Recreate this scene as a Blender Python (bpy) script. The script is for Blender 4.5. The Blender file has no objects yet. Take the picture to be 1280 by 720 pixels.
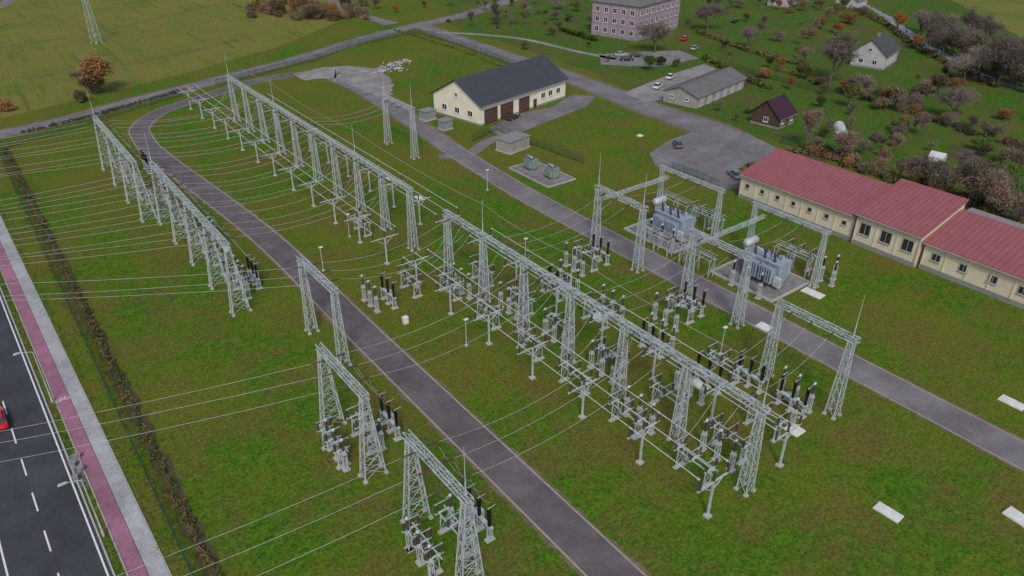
import bpy, math, random
from mathutils import Vector, Matrix
R = random.Random(7)
scene = bpy.context.scene
COL = scene.collection

# ------------------------------------------------------------------ survey helper
CH = 58.0; YAW = math.radians(37); PIT = math.radians(30.5); FO = 930.0
def G(px, py, z=0.0):
    a = px - 640; b = py - 360
    dn = b*math.cos(PIT) + FO*math.sin(PIT)
    fw = FO*math.cos(PIT) - b*math.sin(PIT)
    t = (CH - z)/dn
    return (t*(a*math.cos(YAW) + fw*math.sin(YAW)), t*(-a*math.sin(YAW) + fw*math.cos(YAW)))

# ------------------------------------------------------------------ materials
def _nt(name):
    m = bpy.data.materials.new(name); m.use_nodes = True
    nt = m.node_tree; b = nt.nodes['Principled BSDF']
    return m, nt, b
def noise(nt, coord, scale, detail=4, rough=0.55):
    n = nt.nodes.new('ShaderNodeTexNoise'); n.inputs['Scale'].default_value = scale
    n.inputs['Detail'].default_value = detail; n.inputs['Roughness'].default_value = rough
    nt.links.new(coord, n.inputs['Vector']); return n.outputs['Fac']
def ramp(nt, fac, a, b, ca=(0,0,0,1), cb=(1,1,1,1)):
    r = nt.nodes.new('ShaderNodeValToRGB'); r.color_ramp.elements[0].position = a
    r.color_ramp.elements[1].position = b
    r.color_ramp.elements[0].color = ca; r.color_ramp.elements[1].color = cb
    nt.links.new(fac, r.inputs['Fac']); return r.outputs['Color']
def mix(nt, fac, a, b, mode='MIX'):
    n = nt.nodes.new('ShaderNodeMixRGB'); n.blend_type = mode
    for s, v in ((0, fac), (1, a), (2, b)):
        if isinstance(v, (int, float)): n.inputs[s].default_value = v
        elif isinstance(v, tuple): n.inputs[s].default_value = (*v[:3], 1)
        else: nt.links.new(v, n.inputs[s])
    return n.outputs[0]
def mat(name, c1, c2=None, scale=2.0, rough=0.7, metal=0.0, bump=0.0, world=False, spec=0.4):
    m, nt, b = _nt(name)
    if c2 is None: c2 = tuple(x*0.75 for x in c1)
    if world:
        g = nt.nodes.new('ShaderNodeNewGeometry'); co = g.outputs['Position']
    else:
        g = nt.nodes.new('ShaderNodeTexCoord'); co = g.outputs['Object']
    f = noise(nt, co, scale, 4, 0.65)
    c = mix(nt, ramp(nt, f, 0.3, 0.7), c1, c2)
    if world:
        f2 = noise(nt, co, 7.0, 2, 0.7); f3 = noise(nt, co, 0.12, 5, 0.75)
        c = mix(nt, 1.0, c, ramp(nt, f2, 0.25, 0.75, (0.72,0.72,0.72,1), (1.28,1.28,1.28,1)), 'MULTIPLY')
        c = mix(nt, 1.0, c, ramp(nt, f3, 0.38, 0.62, (0.78,0.77,0.74,1), (1.15,1.15,1.16,1)), 'MULTIPLY')
    nt.links.new(c, b.inputs['Base Color'])
    b.inputs['Roughness'].default_value = rough; b.inputs['Metallic'].default_value = metal
    b.inputs['Specular IOR Level'].default_value = spec
    return m
def grass_mat(name, green, dark, yellow, brown, ylo=0.42, yhi=0.68, blo=0.55, bhi=0.75, stripe=None):
    m, nt, b = _nt(name)
    g = nt.nodes.new('ShaderNodeNewGeometry'); co = g.outputs['Position']
    nA = noise(nt, co, 0.035, 6, 0.68); nB = noise(nt, co, 0.12, 8, 0.78)
    nC = noise(nt, co, 0.8, 6, 0.85); nD = noise(nt, co, 2.6, 4, 0.9)
    c = mix(nt, ramp(nt, nC, 0.40, 0.60), dark, green)
    c = mix(nt, ramp(nt, nA, ylo, yhi), c, mix(nt, 0.8, c, yellow))
    c = mix(nt, ramp(nt, nB, blo, bhi), c, mix(nt, 0.75, c, brown))
    c = mix(nt, ramp(nt, nC, 0.53, 0.64), c, mix(nt, 0.55, c, yellow))
    c = mix(nt, ramp(nt, nD, 0.56, 0.66), c, mix(nt, 0.5, c, brown))
    if stripe:
        mp = nt.nodes.new('ShaderNodeMapping'); mp.inputs['Rotation'].default_value = (0, 0, stripe); mp.inputs['Scale'].default_value = (1,.07,1)
        nt.links.new(co, mp.inputs['Vector'])
        st_ = noise(nt, mp.outputs[0], 0.35, 5, 0.8)
        c = mix(nt, ramp(nt, st_, 0.47, 0.60), c, mix(nt, 0.75, c, brown))
        c = mix(nt, ramp(nt, st_, 0.36, 0.46, (1,1,1,1), (0,0,0,1)), c, mix(nt, 0.75, c, dark))
    c = mix(nt, 0.95, c, ramp(nt, nD, 0.34, 0.66, (0.42,0.43,0.40,1), (1.58,1.54,1.42,1)), 'MULTIPLY')
    nt.links.new(c, b.inputs['Base Color']); b.inputs['Roughness'].default_value = 0.95
    b.inputs['Specular IOR Level'].default_value = 0.06
    bp = nt.nodes.new('ShaderNodeBump'); bp.inputs['Strength'].default_value = 0.7; bp.inputs['Distance'].default_value = 0.25
    nt.links.new(nC, bp.inputs['Height']); nt.links.new(bp.outputs[0], b.inputs['Normal'])
    return m
M = {}
M['grass'] = grass_mat('lawn_grass', (0.085,0.205,0.013), (0.042,0.108,0.009), (0.135,0.145,0.020), (0.140,0.108,0.034), 0.43, 0.57, 0.46, 0.60)
M['meadow'] = grass_mat('meadow_grass', (0.13,0.21,0.03), (0.075,0.13,0.02), (0.20,0.21,0.045), (0.20,0.165,0.055), 0.40,0.58,0.45,0.62, stripe=0.5)
M['garden'] = grass_mat('garden_grass', (0.070,0.185,0.016), (0.035,0.095,0.010), (0.11,0.13,0.026), (0.105,0.085,0.045), 0.47,0.62,0.46,0.60)
M['asphalt'] = mat('asphalt_path', (0.150,0.133,0.138), (0.110,0.097,0.101), 0.5, 0.85, world=True)
M['asphalt_old'] = mat('asphalt_old', (0.215,0.203,0.210), (0.155,0.146,0.152), 0.25, 0.9, world=True)
M['asphalt_dark'] = mat('asphalt_dark', (0.062,0.065,0.075), (0.048,0.05,0.058), 0.6, 0.8, world=True)
M['soil'] = mat('soil_edge', (0.21,0.155,0.11), (0.11,0.10,0.04), 1.2, 0.95, world=True)
M['gravel'] = mat('gravel', (0.28,0.265,0.26), (0.15,0.14,0.135), 1.0, 0.95, world=True)
M['concrete'] = mat('concrete', (0.46,0.45,0.44), (0.34,0.33,0.32), 1.5, 0.85)
M['kerbstone'] = mat('kerb_stone', (0.40,0.35,0.31), (0.28,0.24,0.21), 1.5, 0.85)
M['paleconc'] = mat('pale_concrete', (0.32,0.30,0.295), (0.20,0.19,0.185), 0.3, 0.9, world=True)
M['slab'] = mat('white_concrete_slab', (0.78,0.78,0.74), (0.58,0.58,0.54), 1.2, 0.8)
M['pink'] = mat('red_paving', (0.36,0.165,0.235), (0.29,0.13,0.19), 0.8, 0.85, world=True)
M['greypave'] = mat('grey_paving', (0.42,0.425,0.44), (0.33,0.335,0.345), 0.8, 0.85, world=True)
M['white'] = mat('white_paint', (0.80,0.80,0.80), (0.64,0.64,0.64), 3, 0.7)
M['steel'] = mat('galvanised_steel', (0.60,0.65,0.67), (0.30,0.345,0.365), 1.0, 0.5, 0.1)
M['wire'] = mat('aluminium_wire', (0.46,0.48,0.48), (0.38,0.39,0.39), 1, 0.5, 0.1)
M['tube'] = mat('aluminium_tube', (0.60,0.62,0.62), (0.46,0.48,0.48), 1, 0.45, 0.1)
M['black'] = mat('dark_porcelain', (0.022,0.016,0.015), (0.014,0.011,0.01), 3, 0.3)
M['insul'] = mat('brown_grey_porcelain', (0.11,0.085,0.08), (0.055,0.04,0.038), 3, 0.35)
M['trafo'] = mat('transformer_paint', (0.33,0.40,0.49), (0.22,0.27,0.34), 0.9, 0.5)
M['trafogreen'] = mat('cabinet_green_grey', (0.26,0.31,0.30), (0.19,0.23,0.22), 1.2, 0.5)
M['cream'] = mat('cream_render', (0.68,0.61,0.46), (0.55,0.49,0.36), 0.35, 0.9)
M['palecream'] = mat('pale_render', (0.80,0.76,0.62), (0.67,0.63,0.50), 0.35, 0.9)
M['plinth'] = mat('plinth_stone', (0.27,0.26,0.27), (0.2,0.2,0.2), 1, 0.9)
M['brown'] = mat('brown_door', (0.10,0.045,0.035), (0.07,0.032,0.025), 1, 0.6)
M['glass'] = mat('window_glass', (0.03,0.035,0.045), (0.02,0.025,0.03), 1, 0.12, spec=0.8)
M['frame'] = mat('grey_window_frame', (0.42,0.41,0.40), (0.33,0.32,0.31), 1, 0.6)
M['leafsoil'] = mat('hedge_soil', (0.10,0.07,0.035), (0.06,0.075,0.018), 1.5, 0.95, world=True)
M['rubber'] = mat('tyre_rubber', (0.02,0.02,0.02), None, 3, 0.8)
M['bark'] = mat('bark', (0.14,0.12,0.11), (0.08,0.065,0.06), 3, 0.9)
M['water'] = mat('stream_water', (0.26,0.26,0.26), (0.17,0.175,0.17), 0.1, 0.35, world=True)
M['lamp'] = mat('lamp_lens', (0.7,0.7,0.65), None, 3, 0.2)
M['redlamp'] = mat('tail_lamp', (0.4,0.02,0.02), None, 3, 0.2)
M['film'] = mat('greenhouse_film', (0.65,0.67,0.68), (0.55,0.58,0.6), 1.0, 0.3)
def roof_mat(name, c, axis=0, sc=0.4, dark=0.7, rough=0.75, line=.75):
    m, nt, b = _nt(name)
    t = nt.nodes.new('ShaderNodeTexCoord')
    w = nt.nodes.new('ShaderNodeTexWave'); w.bands_direction = 'XYZ'[axis]; w.inputs['Scale'].default_value = sc
    w.inputs['Distortion'].default_value = 0.0
    nt.links.new(t.outputs['Object'], w.inputs['Vector'])
    n = noise(nt, t.outputs['Object'], 0.5, 7, 0.75)
    cc = mix(nt, ramp(nt, n, 0.3, 0.7), c, tuple(x*dark for x in c))
    cc = mix(nt, ramp(nt, w.outputs['Fac'], 0.0, 0.12, (1,1,1,1), (0,0,0,1)), cc, tuple(x*dark*line for x in c))
    nt.links.new(cc, b.inputs['Base Color']); b.inputs['Roughness'].default_value = rough
    b.inputs['Specular IOR Level'].default_value = 0.15
    return m
M['roofpink'] = roof_mat('red_pink_metal_roof', (0.345,0.118,0.130), 0, 0.35, 0.76, line=.8)
M['roofgrey'] = roof_mat('dark_grey_metal_roof', (0.070,0.075,0.09), 0, 0.4, 0.8)
M['roofslate'] = roof_mat('grey_slate_roof', (0.20,0.195,0.19), 0, 0.4, 0.6)
M['roofdark'] = roof_mat('dark_slate_roof', (0.10,0.10,0.105), 0, 0.4, 0.7)
M['roofplum'] = roof_mat('plum_metal_roof', (0.065,0.028,0.05), 0, 0.5, 0.8)
M['greywall'] = mat('grey_lilac_render', (0.36,0.275,0.335), (0.26,0.205,0.25), 0.4, 0.9)
M['greybrick'] = mat('grey_shed_wall', (0.36,0.35,0.33), (0.25,0.24,0.23), 0.7, 0.9)
M['whitewall'] = mat('white_wall', (0.48,0.48,0.50), (0.36,0.36,0.38), 0.7, 0.9)
M['darkwood'] = mat('dark_wood', (0.10,0.06,0.045), (0.06,0.04,0.03), 1, 0.8)
def car_mat(name, c):
    m, nt, b = _nt(name)
    t = nt.nodes.new('ShaderNodeTexCoord'); n = noise(nt, t.outputs['Object'], 2)
    nt.links.new(mix(nt, n, c, tuple(x*0.85 for x in c)), b.inputs['Base Color'])
    b.inputs['Roughness'].default_value = 0.25; b.inputs['Coat Weight'].default_value = 0.6
    return m
def fence_mat():
    m, nt, b = _nt('wire_mesh_fabric')
    t = nt.nodes.new('ShaderNodeTexCoord'); n = noise(nt, t.outputs['Object'], 3)
    nt.links.new(mix(nt, n, (0.015,0.06,0.045), (0.02,0.08,0.06)), b.inputs['Base Color'])
    b.inputs['Alpha'].default_value = 0.25; b.inputs['Specular IOR Level'].default_value = 0.0
    return m
M['mesh'] = fence_mat()
M['fencegreen'] = mat('fence_post_paint', (0.02,0.085,0.06), None, 3, 0.6)
def leaf_mat(name, c1, c2, c3):
    m, nt, b = _nt(name)
    t = nt.nodes.new('ShaderNodeTexCoord'); oi = nt.nodes.new('ShaderNodeObjectInfo')
    n = noise(nt, t.outputs['Object'], 1.1, 3, 0.7); n2 = noise(nt, t.outputs['Object'], 6, 2)
    c = mix(nt, ramp(nt, n, 0.38, 0.62), c1, c2)
    c = mix(nt, ramp(nt, n2, 0.5, 0.7), c, c3)
    v = nt.nodes.new('ShaderNodeHueSaturation')
    mr = nt.nodes.new('ShaderNodeMapRange'); mr.inputs[3].default_value = 0.65; mr.inputs[4].default_value = 1.4
    nt.links.new(oi.outputs['Random'], mr.inputs[0]); nt.links.new(mr.outputs[0], v.inputs['Value'])
    nt.links.new(c, v.inputs['Color']); nt.links.new(v.outputs[0], b.inputs['Base Color'])
    b.inputs['Roughness'].default_value = 0.8; b.inputs['Specular IOR Level'].default_value = 0.1
    return m
L = {
 'green': leaf_mat('leaf_green', (0.06,0.12,0.02), (0.10,0.17,0.028), (0.035,0.065,0.014)),
 'olive': leaf_mat('leaf_olive', (0.10,0.12,0.03), (0.15,0.155,0.035), (0.06,0.06,0.024)),
 'orange': leaf_mat('leaf_orange', (0.30,0.13,0.03), (0.38,0.19,0.04), (0.17,0.07,0.03)),
 'rust': leaf_mat('leaf_rust', (0.22,0.105,0.042), (0.29,0.15,0.05), (0.12,0.06,0.03)),
 'brown': leaf_mat('leaf_brown', (0.145,0.108,0.062), (0.19,0.145,0.075), (0.08,0.062,0.042)),
 'dark': leaf_mat('leaf_dark', (0.028,0.055,0.016), (0.05,0.075,0.02), (0.075,0.05,0.022)),
 'twig': leaf_mat('twig_haze', (0.165,0.138,0.118), (0.23,0.195,0.17), (0.095,0.075,0.066)),
}

# ------------------------------------------------------------------ mesh builder
class MB:
    def __init__(s): s.v=[]; s.f=[]; s.m=[]
    def _add(s, vs, fs, mi):
        o=len(s.v); s.v+= [tuple(v) for v in vs]
        for f in fs: s.f.append(tuple(i+o for i in f)); s.m.append(mi)
    def box(s, cx, cy, cz, sx, sy, sz, mi=0):
        x,y,z=sx/2,sy/2,sz/2
        vs=[(cx+i*x,cy+j*y,cz+k*z) for i in(-1,1) for j in(-1,1) for k in(-1,1)]
        s._add(vs,[(0,1,3,2),(4,6,7,5),(0,4,5,1),(2,3,7,6),(0,2,6,4),(1,5,7,3)],mi)
    def bar(s,p,q,w,h=None,mi=0):
        p=Vector(p);q=Vector(q);d=(q-p)
        if d.length<1e-5:return
        d.normalize(); up=Vector((0,0,1)) if abs(d.z)<0.95 else Vector((0,1,0))
        a=d.cross(up).normalized()*w/2; b=d.cross(a).normalized()*(h or w)/2
        vs=[p+a+b,p+a-b,p-a-b,p-a+b,q+a+b,q+a-b,q-a-b,q-a+b]
        s._add(vs,[(0,3,2,1),(4,5,6,7),(0,1,5,4),(1,2,6,5),(2,3,7,6),(3,0,4,7)],mi)
    def cyl(s,p,q,r0,r1=None,n=8,mi=0,caps=True):
        r1=r0 if r1 is None else r1
        p=Vector(p);q=Vector(q);d=(q-p)
        if d.length<1e-5:return
        d.normalize(); up=Vector((0,0,1)) if abs(d.z)<0.95 else Vector((0,1,0))
        a=d.cross(up).normalized(); b=d.cross(a).normalized()
        vs=[]
        for c,r in((p,r0),(q,r1)):
            for i in range(n):
                t=2*math.pi*i/n; vs.append(c+a*r*math.cos(t)+b*r*math.sin(t))
        fs=[(i,(i+1)%n,n+(i+1)%n,n+i) for i in range(n)]
        if caps: fs+= [tuple(range(n-1,-1,-1)),tuple(range(n,2*n))]
        s._add(vs,fs,mi)
    def lathe(s,o,prof,n=8,mi=0,axis='z'):
        vs=[]
        for r,z in prof:
            for i in range(n):
                t=2*math.pi*i/n; c=(r*math.cos(t),r*math.sin(t),z)
                if axis=='x': c=(z,c[0],c[1])
                if axis=='y': c=(c[0],z,c[1])
                vs.append((o[0]+c[0],o[1]+c[1],o[2]+c[2]))
        k=len(prof); fs=[]
        for j in range(k-1):
            for i in range(n): fs.append((j*n+i,j*n+(i+1)%n,(j+1)*n+(i+1)%n,(j+1)*n+i))
        fs+= [tuple(range(n-1,-1,-1)),tuple(range((k-1)*n,k*n))]
        s._add(vs,fs,mi)
    def poly(s,pts,mi=0): s._add(pts,[tuple(range(len(pts)))],mi)
    def prism(s,prof,y0,y1,mi=0,axis='y',inset=None):
        n=len(prof); vs=[]
        for k,yy in enumerate((y0,y1)):
            for (a,b) in prof: vs.append((a,yy,b) if axis=='y' else (yy,a,b))
        fs=[tuple(range(n)),tuple(range(2*n-1,n-1,-1))]+[(i,i+n,(i+1)%n+n,(i+1)%n) for i in range(n)]
        s._add(vs,fs,mi)
    def mesh(s,name,mats,smooth=False):
        me=bpy.data.meshes.new(name); me.from_pydata(s.v,[],s.f)
        for m in mats: me.materials.append(m)
        me.polygons.foreach_set('material_index',s.m)
        if smooth: me.polygons.foreach_set('use_smooth',[True]*len(s.f))
        me.update(); return me
def shed_prof(z0,z1,rc,rs,n):
    pr=[]; 
    for i in range(n):
        a=z0+(z1-z0)*i/n; b=z0+(z1-z0)*(i+0.5)/n
        pr+= [(rc,a),(rs,b)]
    pr.append((rc,z1)); return pr

kids={}
def link(o): COL.objects.link(o); return o
def root(name,label,cat,group=None,loc=(0,0,0),rz=0,me=None):
    o=bpy.data.objects.new(name,me); link(o); o.location=loc; o.rotation_euler=(0,0,rz)
    o['label']=label; o['category']=cat
    if group: o['group']=group
    if me is None: o.empty_display_size=0.5
    kids[o]=[]; return o
def part(parent,name,me,loc=(0,0,0),rot=(0,0,0),label=None):
    o=bpy.data.objects.new(name,me); link(o); o.parent=parent; o.location=loc; o.rotation_euler=rot
    if label: o['label']=label
    kids.setdefault(parent,[]).append(o); kids.setdefault(o,[]); return o
def clone(r,loc,rz=None,label=None,scale=None,swap=None):
    c=r.copy(); link(c); c.location=loc
    if rz is not None: c.rotation_euler=(0,0,rz)
    if label: c['label']=label
    if scale: c.scale=(scale,)*3
    kids[c]=[]
    def rec(a,b):
        for k in kids.get(a,[]):
            kk=k.copy(); link(kk); kk.parent=b; kids[b].append(kk); kids[kk]=[]
            rec(k,kk)
    rec(r,c); return c
def structure(name,me,loc=(0,0,0),rz=0,kind='structure'):
    o=bpy.data.objects.new(name,me); link(o); o.location=loc; o.rotation_euler=(0,0,rz); o['kind']=kind; return o

# ------------------------------------------------------------------ ground sheets
mb=MB(); N=24; S=2400
for i in range(N):
    for j in range(N):
        x0=-S/2+i*S/N; y0=-S/2+j*S/N; x1=x0+S/N; y1=y0+S/N
        mb.poly([(x0,y0,0),(x1,y0,0),(x1,y1,0),(x0,y1,0)])
structure('ground',mb.mesh('ground',[M['grass']]))
def sheet(name,pts,z,m):
    b=MB(); b.poly([(x,y,z) for x,y in pts]); 
    me=b.mesh(name,[m]); o=structure(name,me)
    if me.polygons[0].normal.z<0: me.flip_normals()
    return o
def smooth(pts,n=6):
    out=[]; P=[pts[0]]+list(pts)+[pts[-1]]
    for i in range(1,len(P)-2):
        p0,p1,p2,p3=[Vector(p[:2]) for p in P[i-1:i+3]]
        for k in range(n):
            t=k/n
            out.append(0.5*((2*p1)+(-p0+p2)*t+(2*p0-5*p1+4*p2-p3)*t*t+(-p0+3*p1-3*p2+p3)*t**3))
    out.append(Vector(pts[-1][:2])); return out
def strip(name,pts,w,z,m,n=6,wobble=0.0,off=0.0):
    c=smooth(pts,n) if n>1 else [Vector(p) for p in pts]
    if wobble:
        cc=[]
        for a,b2 in zip(c,c[1:]):
            k=max(1,int((b2-a).length/1.2))
            for i in range(k): cc.append(a.lerp(b2,i/k))
        cc.append(c[-1]); c=cc
    b=MB(); ws=w if isinstance(w,(list,tuple)) else [w,w]
    prev=None
    for i,p in enumerate(c):
        d=(c[min(i+1,len(c)-1)]-c[max(i-1,0)]).normalized(); nn=Vector((-d.y,d.x))
        t=i/(len(c)-1)*(len(ws)-1); k=min(int(t),len(ws)-2); ww=ws[k]+(ws[k+1]-ws[k])*(t-k)
        l=p+nn*(ww/2+off+R.uniform(-wobble,wobble)); r=p-nn*(ww/2-off+R.uniform(-wobble,wobble))
        if prev: b.poly([(prev[1].x,prev[1].y,z),(r.x,r.y,z),(l.x,l.y,z),(prev[0].x,prev[0].y,z)])
        prev=(l,r)
    return structure(name,b.mesh(name,[m]))
px=lambda L_: [G(*p) for p in L_]
sheet('field',px([(-500,-60),(455,-60),(440,20),(350,58),(200,100),(0,148),(-500,230)]),0.004,M['meadow'])
sheet('field',px([(1090,-60),(1500,-60),(1500,60),(1290,60),(1190,30),(1140,5)]),0.004,M['meadow'])
sheet('garden_ground',px([(560,-30),(1080,-60),(1300,60),(1500,300),(1290,300),(1130,215),(1000,180),(860,150),(740,90),(560,30)]),0.006,M['garden'])
for a in ([G(0,60),G(120,40),G(260,8),G(330,-10)],[G(-10,100),G(140,84),G(300,50)]):
    for o in(-.9,.9): strip('worn_track',a,.5,.007,M['leafsoil'],wobble=.2,off=o)
for pts in ([(1030,50),(1060,52),(1052,68),(1020,66)],[(905,100),(940,88),(960,98),(925,112)],[(1120,120),(1160,128),(1150,142),(1112,134)],[(1000,185),(1040,190),(1034,202),(992,196)],[(1190,180),(1230,190),(1222,206),(1180,196)]):
    sheet('garden_plot',px(pts),.009,M['leafsoil'])
def outline(pts,z,w,m):
    P=pts+[pts[0]]
    for a,b2 in zip(P,P[1:]): strip('worn_track',[a,b2],w,z,m,1,wobble=.12)
outline([G(165,377),G(197,361),G(217,374),G(186,392)],.008,.3,M['leafsoil'])

# central path and service road
CP=[(35.3,-20),(35.3,30),(35.3,80),(35.4,120),G(200,196),G(178,172),G(176,158),G(200,140),G(250,123),G(310,104),G(370,92)]
strip('path_edge',CP,5.3,0.010,M['soil'],wobble=0.2)
strip('path',CP,4.3,0.016,M['asphalt'],8)
RR=[(82.4,-10),(82.6,30),(82.8,95),G(622,222),G(560,183),G(500,140),G(455,112),G(420,95)]
strip('path_edge',RR,[5.8,5.8,5.8,5.8,6,7,8],0.011,M['soil'],wobble=0.2)
strip('road',RR,[4.8,4.8,4.8,4.8,5,6,7],0.018,M['asphalt_old'],8)
for off in (-2.2,2.2):
    strip('kerb',CP,0.2,0.035,M['kerbstone'],8,off=off)
for off in (-2.45,2.45):
    strip('kerb',RR[:5],0.2,0.036,M['kerbstone'],8,off=off)
strip('yard',[G(372,96),G(400,92),G(430,90),G(458,98),G(480,120)],[9,13,14,11,5],0.020,M['paleconc'],wobble=.7)
BR=[G(-200,205),G(0,168),G(100,145),G(200,118),G(300,93),G(400,66),G(460,47),G(520,32),G(590,16),G(660,-8),G(720,-30)]
strip('road_verge',BR,8.5,0.012,M['soil'],wobble=0.6)
strip('road',BR,5.8,0.022,M['asphalt_old'],8)
BR2=[G(525,32),G(570,48),G(640,72),G(700,92),G(760,115),G(820,138),G(880,158),G(930,182),G(960,196)]
strip('road_verge',BR2,[8.5,8.5,8.5,9,9.5,10,11,13,11],0.013,M['soil'],wobble=0.4)
strip('road',BR2,[7,7,7,7.5,8,9,10,12,10],0.024,M['asphalt_old'],8)
strip('road',[G(20,-10),G(0,8),G(-60,20)],5,0.023,M['asphalt_old'])
strip('road',[G(390,-20),G(430,10),G(490,30)],[3,4,7],0.023,M['asphalt_old'])
strip('footpath',[G(545,40),G(610,44),G(660,50),G(720,64),G(770,74)],[2.4,2.4,2.4],0.026,M['paleconc'])
sheet('car_park',px([(812,192),(835,176),(880,160),(935,166),(965,186),(925,236),(900,236),(868,222),(820,208)]),0.028,M['asphalt_old'])
sheet('forecourt',px([(610,160),(650,142),(690,134),(715,118),(745,120),(735,132),(690,150),(650,166),(625,170)]),0.027,M['asphalt_old'])
strip('parking_bay',[G(750,74),G(800,74),G(862,68)],[14,20,12],0.026,M['gravel'],wobble=.5)
sheet('parking_bay',px([(780,116),(835,94),(880,80),(895,86),(845,122),(805,128)]),0.026,M['paleconc'])
strip('gravel_spoil',[G(470,88),G(488,84),G(502,76)],[3,6,3],0.015,M['gravel'],wobble=1.2)
strip('path',[G(548,196),G(585,192),G(612,176),G(640,168)],3.0,0.021,M['asphalt_old'])
strip('stream',[G(1070,0),G(1110,22),G(1150,52),G(1190,74),G(1240,100),G(1300,115)],[2.2,3.2,3.8,3.6],0.02,M['water'],wobble=0.6)

# highway (very slightly turned from the substation grid)
HB=Vector((-2.4,64.0)); HD=Vector((-1.5,59.0)).normalized(); HNV=Vector((HD.y,-HD.x))
def HP(s,o): p=HB+HD*s+HNV*o; return (p.x,p.y)
def hs(name,o0,o1,z,m,s0=-90,s1=400,hgt=None):
    return sheet(name,[HP(s0,o0),HP(s0,o1),HP(s1,o1),HP(s1,o0)],z,m)
hs('highway',-11.6,0.35,0.020,M['asphalt_dark'])
b=MB()
def quadH(s0,s1,o,w):
    b.poly([(*HP(s0,o-w/2),0.026),(*HP(s0,o+w/2),0.026),(*HP(s1,o+w/2),0.026),(*HP(s1,o-w/2),0.026)])
quadH(-90,400,0.0,0.17); quadH(-90,400,-7.3,0.17)
s=-88
while s<300: quadH(s,s+3.2,-3.6,0.16); s+=6.4
structure('road_marking',b.mesh('road_marking',[M['white']]))
def kerb(o,w=0.18,h=0.12,s0=-90,s1=400):
    k=MB(); pts=[HP(s0,o),HP(s1,o)]
    k.bar((*pts[0],h/2),(*pts[1],h/2),w,h); structure('kerb',k.mesh('kerb',[M['concrete']]))
kerb(0.46)
hs('cycle_path',1.5,2.95,0.05,M['pink']); hs('pavement',3.0,4.5,0.051,M['greypave'])
kerb(1.42,0.12,0.10); kerb(4.58,0.12,0.10)
b=MB()
cx,cy=G(84,497)
_s=(Vector((cx,cy))-HB).dot(HD); cx,cy=HP(_s,2.2)
def ring(c,r,w,n=16):
    for i in range(n):
        t0=2*math.pi*i/n; t1=2*math.pi*(i+1)/n
        b.poly([(c[0]+(r-w)*math.cos(t0),c[1]+(r-w)*math.sin(t0),0.056),(c[0]+r*math.cos(t0),c[1]+r*math.sin(t0),0.056),
                (c[0]+r*math.cos(t1),c[1]+r*math.sin(t1),0.056),(c[0]+(r-w)*math.cos(t1),c[1]+(r-w)*math.sin(t1),0.056)])
def ln(p,q,w=0.07):
    p=Vector(p);q=Vector(q);d=(q-p).normalized();n=Vector((-d.y,d.x))*w/2
    b.poly([(*(p+n),0.056),(*(p-n),0.056),(*(q-n),0.056),(*(q+n),0.056)])
ring((-0.45,0),0.3,0.07); ring((0.45,0),0.3,0.07)
for p,q in (((-0.45,0),(-0.15,0.42)),((-0.15,0.42),(0.3,0.42)),((0.3,0.42),(0.45,0)),((-0.15,0.42),(0,0)),((0,0),(0.3,0.42)),((-0.45,0),(0,0)),((0.3,0.42),(0.26,0.6)),((0.26,0.6),(0.42,0.62)),((-0.15,0.42),(-0.2,0.55)),((-0.3,0.56),(-0.08,0.56))): ln(p,q)
structure('road_marking',b.mesh('bicycle_symbol',[M['white']]),(cx,cy-.2,0),0.0)

# ------------------------------------------------------------------ lattice steel
_tc={}
def tower_mesh(h,bx,by,tx,ty,pan=7):
    k=(h,bx,by,tx,ty,pan)
    if k in _tc: return _tc[k]
    m=MB(); 
    def c(z,i,j):
        t=z/h; return (i*(bx+(tx-bx)*t), j*(by+(ty-by)*t), z)
    for i in(-1,1):
        for j in(-1,1):
            m.bar(c(0.1,i,j),c(h,i,j),0.10); x,y,_=c(0,i,j); m.box(x,y,0.1,0.42,0.42,0.3,1)
    zs=[h*(1-(1-k2/pan)**1.15) for k2 in range(pan+1)]
    cs=[(-1,-1),(1,-1),(1,1),(-1,1)]
    for z0,z1 in zip(zs,zs[1:]):
        for q in range(4):
            a=cs[q]; d=cs[(q+1)%4]
            m.bar(c(max(z0,.15),*a),c(z1,*d),0.036); m.bar(c(max(z0,.15),*d),c(z1,*a),0.036)
            m.bar(c(z1,*a),c(z1,*d),0.04)
    _tc[k]=m.mesh('lattice_tower',[M['steel'],M['concrete']]); return _tc[k]
def beam_mesh(Ln,w=0.65,hh=0.7,th=.092):
    k=('b',round(Ln,2),w)
    if k in _tc: return _tc[k]
    m=MB(); n=max(2,int(Ln/0.95)); 
    for i in(-1,1):
        for z in(-hh/2,hh/2): m.bar((i*w/2,0,z),(i*w/2,Ln,z),th)
    for q in range(n):
        y0=Ln*q/n; y1=Ln*(q+1)/n; f=1 if q%2 else -1
        for i in(-1,1): m.bar((i*w/2,y0,-f*hh/2),(i*w/2,y1,f*hh/2),th*.45)
        for z in(-1,1): m.bar((-f*w/2,y0,z*hh/2),(f*w/2,y1,z*hh/2),th*.45)
        m.bar((-w/2,y0,hh/2),(w/2,y0,hh/2),th*.45); m.bar((-w/2,y0,-hh/2),(-w/2,y0,hh/2),th*.45); m.bar((w/2,y0,-hh/2),(w/2,y0,hh/2),th*.45)
    _tc[k]=m.mesh('lattice_beam',[M['steel']]); return _tc[k]
rod=MB(); rod.cyl((0,0,0),(0,0,1.6),0.09,0.06,6); rod.cyl((0,0,1.6),(0,0,5.4),0.05,0.025,5); rod=rod.mesh('rod',[M['steel']])
st=MB(); st.lathe((0,0,0),[(0.03,0),(0.03,0.15)]+shed_prof(0.15,1.35,0.05,0.12,9)+[(0.03,1.37),(0.03,1.5)],7,0,'x'); st=st.mesh('string',[M['insul']],True)
class Gan: pass
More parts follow.
